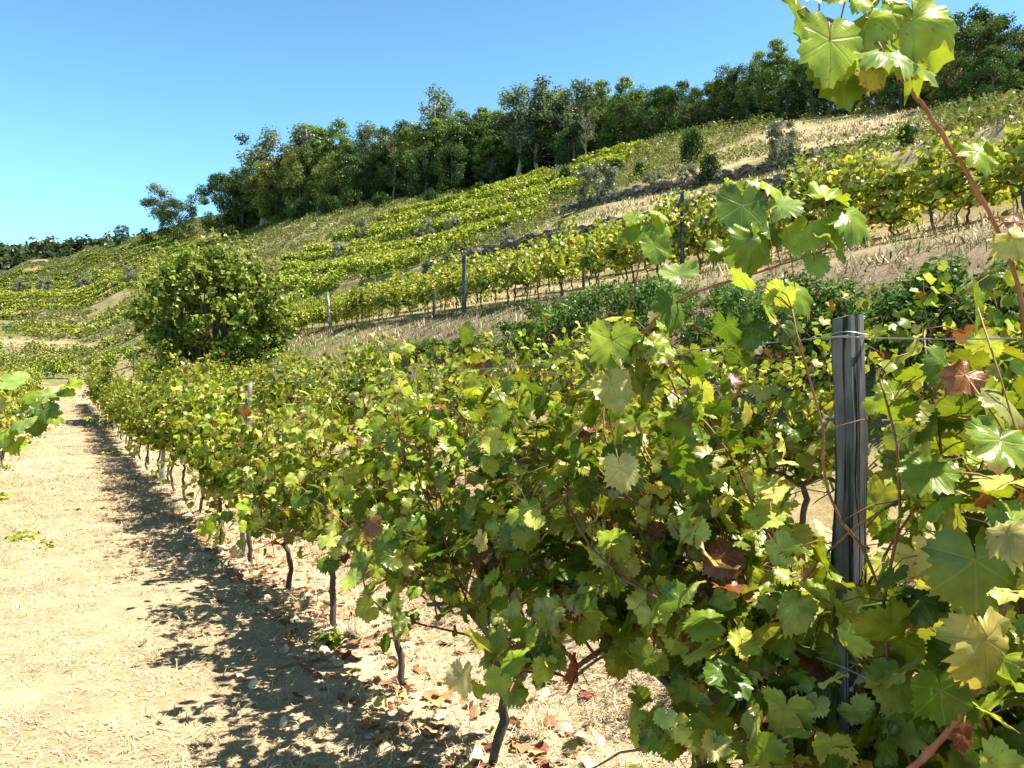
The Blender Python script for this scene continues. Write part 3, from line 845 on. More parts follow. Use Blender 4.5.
# the long cane arching to the right over the row
extra_cane(HI[1], [P(606, 410, 2.35), P(625, 375, 2.3), P(650, 325, 2.2), P(690, 295, 2.1), P(740, 278, 2.0), P(790, 262, 1.95), P(826, 250, 1.9)],
           0.0055, 0.002, [
    sp_leaf(742, 205, 1.95, 66, (0.1, -0.95, 0.2), (-0.1, 0.1, -1), Gd),
    sp_leaf(752, 240, 1.9, 62, (0.2, -0.95, 0.1), (0.1, 0.1, -1), Gm),
    sp_leaf(780, 206, 1.95, 44, (-0.4, -0.6, 0.65), (0.6, 0.2, -0.1), Gp),
    sp_leaf(762, 182, 2.0, 46, (0.1, -0.5, 0.85), (0.3, -0.3, 0.4), Gy),
    sp_leaf(735, 190, 2.0, 34, (-0.3, -0.6, 0.7), (-0.6, 0, 0.2), Gm),
    sp_leaf(825, 197, 1.93, 46, (0.1, -0.5, 0.8), (0.5, -0.2, 0.4), Gy),
    sp_leaf(848, 214, 1.88, 58, (0.15, -0.7, 0.65), (0.8, -0.1, -0.5), Gm),
    sp_leaf(805, 230, 1.92, 48, (-0.5, -0.7, 0.4), (-0.3, 0, -0.9), Gy),
    sp_leaf(825, 240, 1.9, 50, (0.3, -0.6, 0.6), (0.5, 0, -0.5), Gp),
    sp_leaf(815, 262, 1.9, 34, (0.1, -0.9, 0.4), (0.1, 0, -1), Gp),
    sp_leaf(770, 232, 1.93, 34, (0.5, -0.7, 0.4), (0.3, 0, -0.9), Gd),
    sp_leaf(795, 292, 1.98, 50, (0.3, -0.8, 0.5), (0.5, 0, -0.8), Gm),
    sp_leaf(780, 300, 2.0, 38, (-0.3, -0.7, 0.6), (-0.4, 0, -0.8), Gp),
    sp_leaf(722, 250, 2.05, 36, (0, -0.7, 0.6), (-0.4, 0, -0.8), Gm),
    sp_leaf(680, 275, 2.1, 44, (-0.2, -0.7, 0.7), (-0.2, 0, 0.9), Gp),
    sp_leaf(672, 305, 2.1, 52, (0.6, -0.7, 0.3), (-0.3, 0, -0.9), Gd),
    sp_leaf(612, 340, 2.2, 62, (0.3, -0.9, 0.2), (0, 0, -1), Gy),
    sp_leaf(612, 385, 2.1, 50, (0.2, -0.9, 0.3), (0.2, 0, -1), Yl),
    sp_leaf(655, 345, 2.2, 44, (0.3, -0.7, 0.6), (0.3, 0, -1), Gy),
    sp_leaf(620, 468, 2.0, 46, (0.1, -0.9, 0.3), (0.1, 0, -1), (0.5, 0.42, 0.14)),
    ], 'long arching cane reaching over the row', seed=32)
extra_cane(HI[2], [P(622, 345, 2.6), P(628, 310, 2.6), P(637, 275, 2.6), P(642, 245, 2.6), P(646, 225, 2.6)], 0.004, 0.002, [
    sp_leaf(640, 230, 2.6, 34, (-0.3, -0.8, 0.5), (-0.5, 0, -0.8), Gm),
    sp_leaf(655, 228, 2.6, 38, (0.2, -0.9, 0.3), (0.4, 0, -0.9), Gy),
    sp_leaf(655, 246, 2.55, 36, (0.2, -0.9, 0.2), (0.1, 0, -1), Gm),
    sp_leaf(636, 218, 2.6, 24, (0, -0.7, 0.7), (-0.4, 0, 0.7), Gm),
    sp_leaf(660, 214, 2.6, 24, (0.3, -0.6, 0.6), (0.5, 0, 0.7), Gy),
    ], seed=33)
# low canes with big back-lit leaves at the lower right
extra_cane(HI[0], [P(905, 775, 1.35), P(945, 735, 1.3), P(975, 690, 1.25), P(1000, 620, 1.2), P(1016, 560, 1.2), P(1030, 480, 1.2)], 0.006, 0.003, [
    sp_leaf(975, 560, 1.12, 98, (-0.1, -0.98, 0.1), (0.05, 0.1, -1), (0.10, 0.15, 0.02)),
    sp_leaf(985, 640, 1.15, 92, (0.15, -0.95, 0.2), (0.2, 0.05, -1), (0.33, 0.27, 0.07)),
    sp_leaf(1012, 520, 1.12, 70, (0.2, -0.6, 0.7), (0.3, -0.2, -0.8), Gm),
    sp_leaf(1000, 440, 1.15, 74, (0.1, -0.7, 0.6), (-0.4, 0, -0.8), Gm),
    sp_leaf(930, 470, 1.22, 56, (-0.2, -0.7, 0.6), (-0.4, 0, -0.8), Gm),
    sp_leaf(940, 690, 1.2, 64, (0, -1, 0.1), (0.1, 0, -1), Gd),
    sp_leaf(962, 735, 1.2, 32, (0.3, -0.9, 0), (0.1, 0, -1), (0.16, 0.04, 0.03)),
    sp_leaf(975, 300, 1.3, 62, (0.75, -0.6, 0.1), (0.1, 0, -1), Gm),
    sp_leaf(1000, 400, 1.25, 56, (0.3, -0.6, 0.7), (0.4, 0, -0.7), (0.2, 0.2, 0.06)),
    sp_leaf(965, 375, 1.3, 46, (-0.2, -0.8, 0.5), (-0.5, 0, -0.6), (0.28, 0.10, 0.04)),
    sp_leaf(955, 600, 1.2, 50, (0.1, -0.4, 0.9), (0.4, -0.3, -0.3), Gp),
    ], seed=34)
# the vine of the left row whose shoot leans into the path
r = make_vine(300, 'mid', 'mixed', 'out of reach grapevine at the left edge whose pale shoot leans into the path', ncane=7, L0=0.7, L1=1.0)
r.location = tuple(base_at(3.3, -1.25)); r.rotation_euler = (0, 0, ROWROT); r['group'] = 'left row vines'
r['label'] = 'grapevine at the left edge whose pale shoot leans into the path'
bpy.context.view_layer.update()
extra_cane(r, [np.array(r.location) + np.array([0.05, 0, 0.8]), P(-150, 400, 2.6), P(-40, 425, 2.7), P(20, 412, 2.8), P(60, 398, 2.85)], 0.005, 0.002, [
    sp_leaf(14, 376, 2.8, 26, (0.2, -0.5, 0.8), (0.5, -0.2, -0.3), Gp), sp_leaf(24, 420, 2.75, 28, (-0.2, -0.5, 0.8), (0.2, -0.4, -0.5), Gp),
    sp_leaf(6, 432, 2.75, 30, (-0.2, -0.6, 0.7), (-0.2, -0.4, -0.7), Gy), sp_leaf(44, 410, 2.8, 26, (0.5, -0.8, 0.2), (0.1, 0, -1), Gd),
    sp_leaf(62, 394, 2.85, 24, (0.1, -0.5, 0.9), (0.8, -0.2, 0.1), Gp), sp_leaf(2, 404, 2.75, 22, (0, -0.7, 0.7), (-0.3, 0, -0.6), Yl),
    sp_leaf(9, 384, 2.75, 22, (0.1, -0.4, 0.9), (0.4, -0.3, 0), Gp), sp_leaf(70, 386, 2.87, 22, (0, -0.5, 0.9), (0.4, -0.3, 0.4), Gy), sp_leaf(50, 393, 2.85, 24, (0.2, -0.5, 0.8), (-0.2, -0.3, -0.6), Gp),
    sp_leaf(34, 405, 2.8, 26, (-0.3, -0.6, 0.7), (0.2, -0.2, -0.9), Gp), sp_leaf(36, 424, 2.8, 24, (0.2, -0.9, 0.1), (0.1, 0, -1), Gd), sp_leaf(54, 414, 2.82, 22, (0.3, -0.6, 0.6), (0.2, 0, -0.9), Gy),
    sp_leaf(16, 444, 2.75, 26, (0.1, -0.7, 0.6), (0.3, 0, -0.9), Gy), sp_leaf(27, 398, 2.8, 22, (0, -0.7, 0.6), (0.1, 0, 1), Gm)],
    'pale shoot leaning over the path', seed=35)


# ------------------------------------------------------------------ posts and wires
def add_post(name, label, loc, h, w, col, lean=(0, 0), rz=0.4, seed=0, group='vineyard posts', taper=0.9, slant=0.02, sides=4):
    g = np.random.default_rng(seed)
    root = thing(name, label, 'post', loc, 0, group)
    mb = MB()
    n = 22; z = np.linspace(-0.25, h, n)
    th = rz + np.arange(8) * math.pi / 4
    prof = np.array([1.0, 0.735, 1.0, 0.735, 1.0, 0.735, 1.0, 0.735]) * (w / 2 * 1.25)   # a squared post, corners knocked off
    V = []
    for i, zz in enumerate(z):
        k = 1 - (1 - taper) * max(zz, 0) / h
        rr = prof * k * (1 + g.normal(0, 0.035, 8))
        cx_ = lean[0] * zz + 0.004 * math.sin(i * 1.1 + seed); cy_ = lean[1] * zz
        top = slant * np.cos(th - rz) if i == n - 1 else np.zeros(8)
        V += [[cx_ + rr[j] * math.cos(th[j]), cy_ + rr[j] * math.sin(th[j]), zz + top[j]] for j in range(8)]
    V = np.array(V)
    i = np.arange(n - 1)[:, None] * 8; j = np.arange(8)[None, :]
    q = np.stack([i + j, i + (j + 1) % 8, i + 8 + (j + 1) % 8, i + 8 + j], -1).reshape(-1, 4)
    mb.add(V, None, q, col)
    mb.build('shaft', M_POST, root, False)
    cap = MB(); b = V[-8:]; c = b.mean(0) + np.array([0, 0, 0.004])
    cap.add(np.concatenate([b + np.array([0, 0, 0.001]), [c]]), [[8, k, (k + 1) % 8] for k in range(8)], None, np.array(col) * np.array([1.6, 1.1, 0.7]))
    cap.build('end_grain', M_POST, root, False)
    return root


GREY = (0.115, 0.112, 0.11); SLATE = (0.10, 0.115, 0.135); PALE = (0.46, 0.42, 0.36)
p1 = add_post('vine_post', 'thick weathered grey wooden post among the near leaves on the right', base_at(1.14, ROW1), 1.76, 0.064, GREY, (0.006, 0), R(-13), 1, slant=0.006)
ring = MB()
zt = 1.76 - 0.045
for k in range(2):
    a = np.linspace(0, 2 * math.pi, 17)
    tube(ring, np.stack([0.0415 * np.cos(a) + 0.01, 0.0415 * np.sin(a), np.full(17, zt - 0.006 + 0.009 * k) + 0.004 * np.sin(a * 2)], 1), 0.0016, 5, (0.35, 0.35, 0.36))
ring.build('wire_loop', M_WIRE, p1)
crack = MB()
cpts = np.array([[0.004, -0.050, 1.64], [0.008, -0.052, 1.5], [0.002, -0.052, 1.36], [0.013, -0.051, 1.25], [0.008, -0.05, 1.1]]) * np.array([0.84, 0.84, 1])
tube(crack, smooth_path(cpts, 14) * np.array([1, 0.985, 1]), np.linspace(0.003, 0.001, 14), 5, (0.02, 0.018, 0.016)); crack.build('cracks', M_BARK, p1)

row_labels = ['weathered grey post in the front row by the gap in the leaves', 'small grey post of the front row halfway down the path',
              'grey post of the front row, far down the path', 'grey post of the front row near its far end']
for k, u in enumerate((7.77, 14.4, 21.0, 27.6)):
    add_post('vine_post', row_labels[k], base_at(u, ROW1), 1.70, 0.075, (0.27, 0.26, 0.25), (0.01, 0.0), 0.3 + k, 10 + k)


def post_px(px, py_base, py_top, label, w, col, lean_px=0, v=None, name='vine_post', seed=0):
    X = (px - 512) / F
    if v is None:
        p, d = ground_px(px, py_base)
    else:
        d = v / (X * VD[0] + VD[1]); p = np.array([X * d, d, hz(X * d, d)])
    ztop = P(px, py_top, d)[2]
    h = max(0.75, ztop - p[2])
    add_post(name, label, p, h, w, col, (lean_px * d / F / h, 0), 0.5, seed)


post_px(464, 312, 254, 'tall dark slate post standing up among the yellow terrace vines', 0.10, SLATE, 0, 8.75, seed=21)
post_px(331, 335, 292, 'pale leaning wooden post at the left of the dry terrace edge', 0.11, PALE, -5, 8.75, seed=22)
post_px(683, 262, 190, 'dark slate post by the upright green shoot on the terrace', 0.085, SLATE, 0, 10.0, seed=23)
post_px(434, 318, 298, 'short grey post low in the dry grass left of the slate post', 0.08, GREY, 0, 8.6, seed=24)
post_px(584, 285, 240, 'grey post half hidden in yellow vines right of the slate post', 0.08, GREY, 0, 11.8, seed=25)
post_px(552, 262, 238, 'thin dark post at the back of the terrace under the stone wall', 0.09, SLATE, 0, 14.2, seed=26)
post_px(782, 215, 183, 'small dark post behind the arching cane under the stone wall', 0.07, SLATE, 0, 14.4, seed=27)
post_px(850, 215, 172, 'thin dark post among the terrace vines near the top right', 0.06, SLATE, 0, 11.6, seed=28)
post_px(362, 320, 290, 'thin grey post in the terrace vines right of the pale leaning post', 0.08, GREY, 0, 11.6, seed=29)
post_px(134, 372, 352, 'grey post at the foot of the big round tree', 0.12, GREY, 0, 4.2, seed=30)


def wire(name, label, v, us_, zoff, r, group):
    us_ = np.array(us_); pts = []
    for a, b in zip(us_[:-1], us_[1:]):
        for f in np.linspace(0, 1, 8, endpoint=False):
            u = a + (b - a) * f; x, y = xy(u, v)
            pts.append((x, y, np.interp(u, us_, height(us_, np.full(len(us_), v))) + zoff - 0.03 * math.sin(math.pi * f)))
    mb = MB(); pts = np.array(pts); o = pts[0].copy()
    tube(mb, pts - o, r, 5, (0.30, 0.30, 0.31))
    ob = mb.build(name, M_WIRE); ob.location = tuple(o)
    tag(ob, label, 'wire', group)


pu = [0.0, 1.14, 7.77, 14.4, 21.0, 27.6]
wire('trellis_wire', 'top trellis wire passing the head of the thick grey post', 1.56, pu, 1.71, 0.0017, 'trellis wires')
wire('trellis_wire', 'lower trellis wire hidden among the leaves of the front row', 1.56, pu, 0.95, 0.0017, 'trellis wires')


# ------------------------------------------------------------------ bushes, trees
def clump_leaves(mb, g, centers, radii, nper, smin, smax, col, temps, var=0.25, shell=0.55, up=0.25):
    for c, r in zip(centers, radii):
        r = np.broadcast_to(np.asarray(r, float), (3,))
        n = int(nper)
        d = norm(g.normal(0, 1, (n, 3)))
        p = np.array(c) + d * r * (g.uniform(shell, 1.05, (n, 1)))
        nr = d + np.array([0, 0, up]) + g.normal(0, 0.55, (n, 3))
        cc = np.array(col) * max(0.4, 1 + g.normal(0, var)) * (1 + g.normal(0, 0.05, 3))
        add_leaves(mb, temps, g, p, nr, d * 0.4 + np.array([0, 0, -0.4]) + g.normal(0, 0.6, (n, 3)), g.uniform(smin, smax, n), np.clip(cc * g.uniform(0.7, 1.35, (n, 1)), 0.003, 0.6))


def limb(mb, g, a, b, r0, r1, col, n=7, wob=0.06, sides=6):
    a = np.array(a, float); b = np.array(b, float); L_ = np.linalg.norm(b - a)
    pts = a + (b - a) * np.linspace(0, 1, n)[:, None]
    pts[1:-1] += g.normal(0, wob * L_ / 3, (n - 2, 3))
    tube(mb, pts, np.linspace(r0, r1, n), sides, col, g, 0.05)


def make_tree(kind, seed, H=10.0, label='', name='tree', cat='tree'):
    """unit trees about H metres tall; crown of many leaf clumps on real limbs"""
    g = np.random.default_rng(seed); root = thing(name, label, cat)
    tm, cm = MB(), MB()
    if kind == 'eucalyptus':
        bc = (0.30, 0.25, 0.20)
        limb(tm, g, (0, 0, -0.3), (g.normal(0, .4), g.normal(0, .4), H * 0.9), 0.22, 0.04, bc, 9, 0.02)
        C, Rr = [], []
        for k in range(30):
            f = g.uniform(0.36, 1.0); a = g.uniform(0, 6.28); w = H * 0.20 * (1.15 - abs(f - 0.68) * 1.5)
            rr = w * g.uniform(0.25, 1.0)
            c = np.array([math.cos(a) * rr, math.sin(a) * rr, H * f * 0.96]); C.append(c); Rr.append(np.array([1, 1, 1.15]) * g.uniform(0.055, 0.10) * H)
            limb(tm, g, (0, 0, max(0.2, f - 0.16) * H), c, 0.05, 0.015, bc, 4, 0.06, 4)
        clump_leaves(cm, g, C, Rr, 130, 0.14, 0.3, np.array((0.13, 0.16, 0.095)) * g.uniform(0.8, 1.15), T_OVAL, 0.28, 0.35)
    elif kind == 'pine':
        bc = (0.14, 0.095, 0.065)
        limb(tm, g, (0, 0, -0.3), (g.normal(0, .2), g.normal(0, .2), H * 0.97), 0.2, 0.03, bc, 9, 0.015)
        C, Rr = [], []
        for lev in range(10):
            f = 0.30 + 0.70 * lev / 9; w = H * 0.25 * (1 - ((f - 0.3) / 0.74) ** 1.7) + 0.02 * H
            m = 6 if lev < 7 else 3
            for k in range(m):
                a = 6.28 * (k + g.uniform(-.3, .3)) / m + lev
                c = np.array([math.cos(a) * w * g.uniform(.5, 1.05), math.sin(a) * w * g.uniform(.5, 1.05), H * (f - 0.02 + g.normal(0, .012))])
                C.append(c); Rr.append(np.array([1, 1, 0.62]) * g.uniform(0.055, 0.085) * H)
                limb(tm, g, (0, 0, H * (f - 0.05)), c, 0.035, 0.01, bc, 3, 0.04, 4)
        clump_leaves(cm, g, C, Rr, 140, 0.13, 0.28, np.array((0.16, 0.22, 0.055)) * g.uniform(0.75, 1.15), T_OVAL, 0.25, 0.3, 0.5)
    elif kind in ('oak', 'chestnut'):
        bc = (0.12, 0.095, 0.075)
        limb(tm, g, (0, 0, -0.3), (g.normal(0, .3), g.normal(0, .3), H * 0.6), 0.28, 0.1, bc, 7, 0.03)
        C, Rr = [], []
        for k in range(60):
            f = g.uniform(0.04, 0.97); a = g.uniform(0, 6.28)
            w = H * (0.33 + 0.06 * math.sin(2 * a + seed) + 0.05 * math.sin(9 * f + seed)) * math.sqrt(max(0.05, 1 - ((f - 0.5) / 0.52) ** 2))
            rr = w * g.uniform(0.55, 1.0)
            c = np.array([math.cos(a) * rr, math.sin(a) * rr, H * f * 0.95]); C.append(c); Rr.append(np.array([1, 1, 0.85]) * g.uniform(0.06, 0.115) * H)
            if k % 3 == 0: limb(tm, g, (0, 0, H * min(f, 0.55) * 0.8), c, 0.07, 0.02, bc, 4, 0.06, 4)
        col = (0.070, 0.108, 0.030) if kind == 'oak' else (0.15, 0.165, 0.04)
        clump_leaves(cm, g, C, Rr, 170, 0.15, 0.31, np.array(col) * g.uniform(0.75, 1.3) * np.array([g.uniform(0.85, 1.1), 1, 1]), T_OVAL, 0.28, 0.45)
    elif kind == 'bare':
        bc = (0.27, 0.22, 0.18)
        limb(tm, g, (0, 0, -0.3), (0.2, 0, H * 0.85), 0.14, 0.02, bc, 8, 0.04)
        C, Rr = [], []
        for k in range(26):
            f = g.uniform(0.25, 0.8); a = g.uniform(0, 6.28); w = H * 0.16 * g.uniform(.5, 1)
            c = np.array([math.cos(a) * w, math.sin(a) * w, H * (f + 0.17)])
            limb(tm, g, (0, 0, H * f), c, 0.035, 0.008, bc, 5, 0.12, 4)
            for q_ in range(3): limb(tm, g, c, c + g.normal(0, .05, 3) * H + np.array([0, 0, .04 * H]), 0.012, 0.004, bc, 4, 0.15, 3)
            if k % 2: C.append(c); Rr.append(0.05 * H)
        clump_leaves(cm, g, C, Rr, 30, 0.1, 0.2, (0.16, 0.13, 0.08), T_OVAL, 0.2, 0.2)
    elif kind == 'olive':
        bc = (0.20, 0.17, 0.14)
        C, Rr = [], []
        for k in range(5):
            a = g.uniform(0, 6.28); e = np.array([math.cos(a) * .22 * H, math.sin(a) * .22 * H, H * g.uniform(.5, .7)])
            limb(tm, g, (0.03 * math.cos(a), 0.03 * math.sin(a), -0.1), e, 0.02 * H, 0.008 * H, bc, 5, 0.08, 5)
        for k in range(34):
            a = g.uniform(0, 6.28); f = g.uniform(0.2, 0.95); w = H * 0.46 * math.sqrt(max(.05, 1 - ((f - .55) / .5) ** 2)) * g.uniform(.3, 1)
            C.append(np.array([math.cos(a) * w, math.sin(a) * w, H * f])); Rr.append(np.array([1, 1, 1.1]) * g.uniform(.07, .13) * H)
        clump_leaves(cm, g, C, Rr, 150, 0.03 * H, 0.055 * H, (0.20, 0.215, 0.13), T_OVAL, 0.2, 0.2)
    tm.build('trunk', M_BARK, root); cm.build('crown', M_OLIVE if kind == 'olive' else M_TREE, root)
    return root


PR = {k: [Proto(make_tree(k, 400 + 10 * i + s, name=nm)) for s in range(n)] for i, (k, n, nm) in enumerate(
    [('eucalyptus', 3, 'eucalyptus_tree'), ('pine', 3, 'pine_tree'), ('oak', 5, 'oak_tree'), ('chestnut', 3, 'chestnut_tree'), ('bare', 1, 'thinning_tree'), ('olive', 3, 'olive_tree')])}
for k in PR['olive']: k.H = 10.0

BASEY = np.array([(100, 245), (160, 230), (200, 222), (260, 213), (300, 206), (340, 200), (400, 193), (450, 189), (500, 183), (550, 177), (600, 168), (650, 162), (700, 155), (750, 148), (800, 143), (850, 138), (900, 130), (950, 122), (1024, 105), (1150, 85)], float)
DEPTH = np.array([(100, 255), (160, 228), (200, 200), (300, 150), (430, 118), (600, 86), (780, 56), (950, 43), (1150, 36)], float)
tg_ = np.random.default_rng(8)


def forest_tree(kind, px, top, label, dd=0.0, group='trees of the ridge wood', wide=1.0):
    d = np.interp(px, DEPTH[:, 0], DEPTH[:, 1]) + dd
    p = at_depth(px, d)
    zt_ = P(px, top, d)[2]
    h = max(3.0, zt_ - p[2])
    pr = PR[kind][tg_.integers(0, len(PR[kind]))]
    w = h / 10 * wide * tg_.uniform(0.92, 1.1)
    pr.place(p, tg_.uniform(0, 6.28), (w, w, h / 10), label, group)


front = [
    ('eucalyptus', 159, 183, 'bluish eucalyptus of the lone pair on the crest at the left', 4), ('oak', 175, 195, 'dark rounded tree of the lone pair on the crest at the left', 0),
    ('oak', 119, 223, 'small dark tree on the crest left of the lone pair', 0), ('oak', 144, 226, 'low dark bush tree touching the lone pair on its left', 0),
    ('oak', 221, 170, 'dark spreading oak at the left end of the ridge wood', 0), ('oak', 240, 164, None, 3),
    ('eucalyptus', 260, 128, 'leftmost tall eucalyptus rising out of the ridge wood', 6), ('chestnut', 275, 150, None, 0), ('chestnut', 300, 140, None, 0),
    ('eucalyptus', 304, 119, 'rounded eucalyptus top second from the left of the ridge wood', 7), ('pine', 338, 120, 'narrow dark pine spire right of the two left eucalyptus tops', 8),
    ('chestnut', 330, 150, None, -3), ('eucalyptus', 368, 121, 'pale eucalyptus between the pine spire and the big eucalyptus', 6), ('bare', 393, 132, 'pinkish half bare tree in the left part of the ridge wood', -2),
    ('oak', 360, 146, None, -2), ('oak', 385, 148, None, 2), ('chestnut', 412, 124, None, 0), ('eucalyptus', 432, 88, 'big blue grey eucalyptus crown towering over the middle of the wood', 10),
    ('oak', 425, 140, None, -3), ('pine', 461, 110, 'bright pine right beside the towering eucalyptus', 2), ('pine', 482, 106, None, 6), ('oak', 452, 138, None, -3),
    ('pine', 499, 110, None, 0), ('eucalyptus', 519, 86, 'slim eucalyptus with pale bare trunk left of the twin tops', -2), ('eucalyptus', 538, 78, 'tallest slim eucalyptus in the centre of the ridge wood', 0),
    ('oak', 490, 135, None, -4), ('oak', 528, 120, None, 3), ('oak', 556, 88, None, 3), ('eucalyptus', 577, 79, 'broad eucalyptus top right of the tallest slim one', 2), ('bare', 586, 105, 'pale half bare tree standing in front of dark oaks', -4),
    ('pine', 602, 78, 'light green pine left of the pine pair at the wood centre', 3), ('pine', 626, 75, 'light green pine touching the dark oaks on their left', 1), ('oak', 570, 120, None, -2), ('oak', 612, 118, None, -1),
    ('oak', 645, 83, None, 0), ('oak', 666, 82, None, 2), ('oak', 686, 78, None, 0), ('oak', 708, 80, None, 1), ('oak', 655, 110, None, -4), ('chestnut', 726, 71, 'russet topped tree in the right part of the wood', 2),
    ('oak', 738, 60, None, 3), ('pine', 762, 49, 'dark pine with blue sky at its tip near the leaf cluster', 4), ('pine', 780, 37, 'tall dark pine just behind the backlit leaf cluster', 4), ('oak', 750, 92, None, -2),
    ('oak', 700, 112, None, -3), ('oak', 790, 80, None, 0), ('oak', 815, 50, None, 2), ('pine', 835, 30, None, 5), ('oak', 848, 70, None, 0), ('chestnut', 872, 72, None, -1), ('oak', 870, 25, None, 4),
    ('pine', 898, -4, 'tallest dark pine behind the reddish cane', 5), ('oak', 905, 62, None, -2), ('oak', 930, 10, None, 3), ('chestnut', 945, 48, 'oak with yellow and orange tinges at the upper right', -2),
    ('oak', 968, 2, 'large grey green oak crown at the upper right', 2), ('oak', 985, 12, None, 4), ('oak', 1004, 11, 'dark oak in the top right corner', 1), ('oak', 1030, 18, None, 0), ('oak', 1000, 50, None, -3), ('oak', 960, 66, None, -3), ('oak', 1065, 10, None, 0),
]
kinds = {'oak': 'dark evergreen oak packed in the ridge wood', 'pine': 'dark green pine packed between the oaks of the ridge wood', 'chestnut': 'olive green leafy tree in the ridge wood', 'eucalyptus': 'grey green eucalyptus packed in the ridge wood'}
for (k, px, top, lab, dd) in front:
    forest_tree(k, px, top, lab or kinds[k], dd, 'trees of the ridge wood', {'oak': 1.05, 'eucalyptus': 1.35, 'pine': 1.1}.get(k, 1.0))
for px in np.concatenate([np.arange(240, 1080, 21), np.arange(248, 700, 17)]):
    ft = np.interp(px, [215, 300, 420, 520, 640, 740, 860, 1080], [180, 150, 130, 112, 98, 85, 45, 30])
    k = ['oak', 'oak', 'pine'][tg_.integers(0, 3)]
    forest_tree(k, px + tg_.normal(0, 4), ft + tg_.normal(0, 8), 'dark tree deep inside the ridge wood', tg_.uniform(5, 14), 'deep trees of the ridge wood', 1.25)


def make_bush(seed, col, label='', name='bush', cat='bush', n=22, leaf=(0.03, 0.06), nper=150, temps=T_OVAL):
    g = np.random.default_rng(seed); root = thing(name, label, cat)
    tm, cm = MB(), MB(); C, Rr = [], []
    for k in range(n):
        a = g.uniform(0, 6.28); f = g.uniform(0.1, 0.85); w = 0.62 * math.sqrt(max(.05, 1 - (f / 1.0) ** 2)) * g.uniform(.3, 1)
        c = np.array([math.cos(a) * w, math.sin(a) * w, f]); C.append(c); Rr.append(g.uniform(.13, .24))
        limb(tm, g, (0.05 * math.cos(a), 0.05 * math.sin(a), -0.05), c, 0.012, 0.004, (0.1, 0.08, 0.06), 5, 0.1, 4)
    clump_leaves(cm, g, C, Rr, nper, leaf[0], leaf[1], col, temps, 0.22, 0.3)
    tm.build('stems', M_BARK, root); cm.build('foliage', M_TREE, root)
    return root


BR = [Proto(make_bush(500 + i, (0.075, 0.13, 0.03), name='bramble_bush')) for i in range(3)]
DK = [Proto(make_bush(520, (0.04, 0.075, 0.016), name='evergreen_bush', leaf=(0.05, 0.09), nper=110))]
def shrub(kind, px, base, h_px, w_px, label, protos, group='hillside shrubs'):
    p, d = ground_px(px, base)
    h = h_px * d / F; w = w_px * d / F
    protos[tg_.integers(0, len(protos))].place(p, tg_.uniform(0, 6.28), (w / 9.2, w / 9.2, h / 10), label, group)


for (px, b, h, w, lab) in [(597, 205, 44, 44, 'silvery olive tree on the dry slope above the stone wall'), (783, 170, 50, 42, 'silvery olive tree with open crown below the dark wood, right of centre'),
                           (690, 190, 24, 28, 'low grey olive left of the dark green bush'), (655, 190, 18, 22, 'small grey olive bush on dry grass between two olive trees')]:
    shrub('olive', px, b, h, w, lab, PR['olive'], 'olive trees')
small = [(425, 245, 24, 20), (452, 242, 27, 22), (338, 262, 18, 18), (362, 240, 22, 18), (560, 236, 16, 18), (130, 287, 20, 18), (82, 291, 17, 18), (45, 295, 18, 20), (20, 296, 16, 22), (508, 248, 18, 20),
         (540, 254, 14, 20), (334, 205, 18, 22), (640, 176, 14, 18), (565, 182, 16, 18), (615, 172, 14, 18), (480, 195, 14, 20), (430, 203, 14, 26), (380, 206, 14, 26), (300, 218, 16, 26), (270, 222, 14, 24), (330, 212, 16, 30), (350, 208, 18, 30), (870, 150, 16, 26), (840, 160, 14, 22), (905, 145, 20, 26)]
for (px, b, h, w) in [t_ for t_ in small if t_[1] < 222]:
    p, d = ground_px(px, b + 2)
    DK[0].place(p, tg_.uniform(0, 6), (w * d / F / 1.4, w * d / F / 1.4, h * 1.2 * d / F), 'low green bush at the foot of the ridge wood', 'bushes at the foot of the wood')
for (px, b, h, w) in [t_ for t_ in small if t_[1] >= 222]:
    shrub('olive', px, b, h, w, 'small grey green shrub scattered on the upper slope', PR['olive'], 'small grey shrubs')


for (px, b, h, w, lab) in [(709, 184, 34, 30, 'dense dark green bush beside the low grey olive'), (690, 166, 40, 34, 'dark green small tree against the edge of the wood')]:
    shrub('bush', px, b, h, w * 7, lab, DK, 'dark bushes') if False else None
    p, d = ground_px(px, b)
    DK[0].place(p, tg_.uniform(0, 6), (w * d / F / 1.4, w * d / F / 1.4, h * d / F), lab, 'dark bushes')
bl = [(812, 5.9, 1.0, 1.5), (872, 6.0, 0.8, 1.7), (930, 5.9, 0.85, 1.6), (990, 6.0, 0.85, 1.6), (760, 6.1, 0.9, 1.3), (1050, 6.0, 0.85, 1.6), (560, 6.6, 0.9, 1.8), (605, 6.5, 1.05, 1.9), (645, 6.4, 1.0, 1.6), (520, 6.7, 0.6, 1.4), (485, 6.6, 0.55, 1.5), (448, 6.5, 0.5, 1.5), (412, 6.6, 0.5, 1.6), (375, 6.4, 0.45, 1.6), (582, 7.3, 0.6, 1.5), (668, 7.2, 0.6, 1.4), (740, 7.0, 0.5, 1.3), (700, 6.3, 0.9, 1.5)]
for (px, v, h, w) in bl:
    X = (px - 512) / F; d = v / (X * VD[0] + VD[1]); p = np.array([X * d, d, hz(X * d, d) - 0.05])
    BR[tg_.integers(0, 3)].place(p, tg_.uniform(0, 6), (w / 1.4, w / 1.4, h), 'dark glossy bramble bush on the bank right behind the vine rows' if px > 690 else 'low bramble bush on the bank in the middle distance', 'bramble bushes on the right' if px > 690 else 'bramble bushes in the middle')

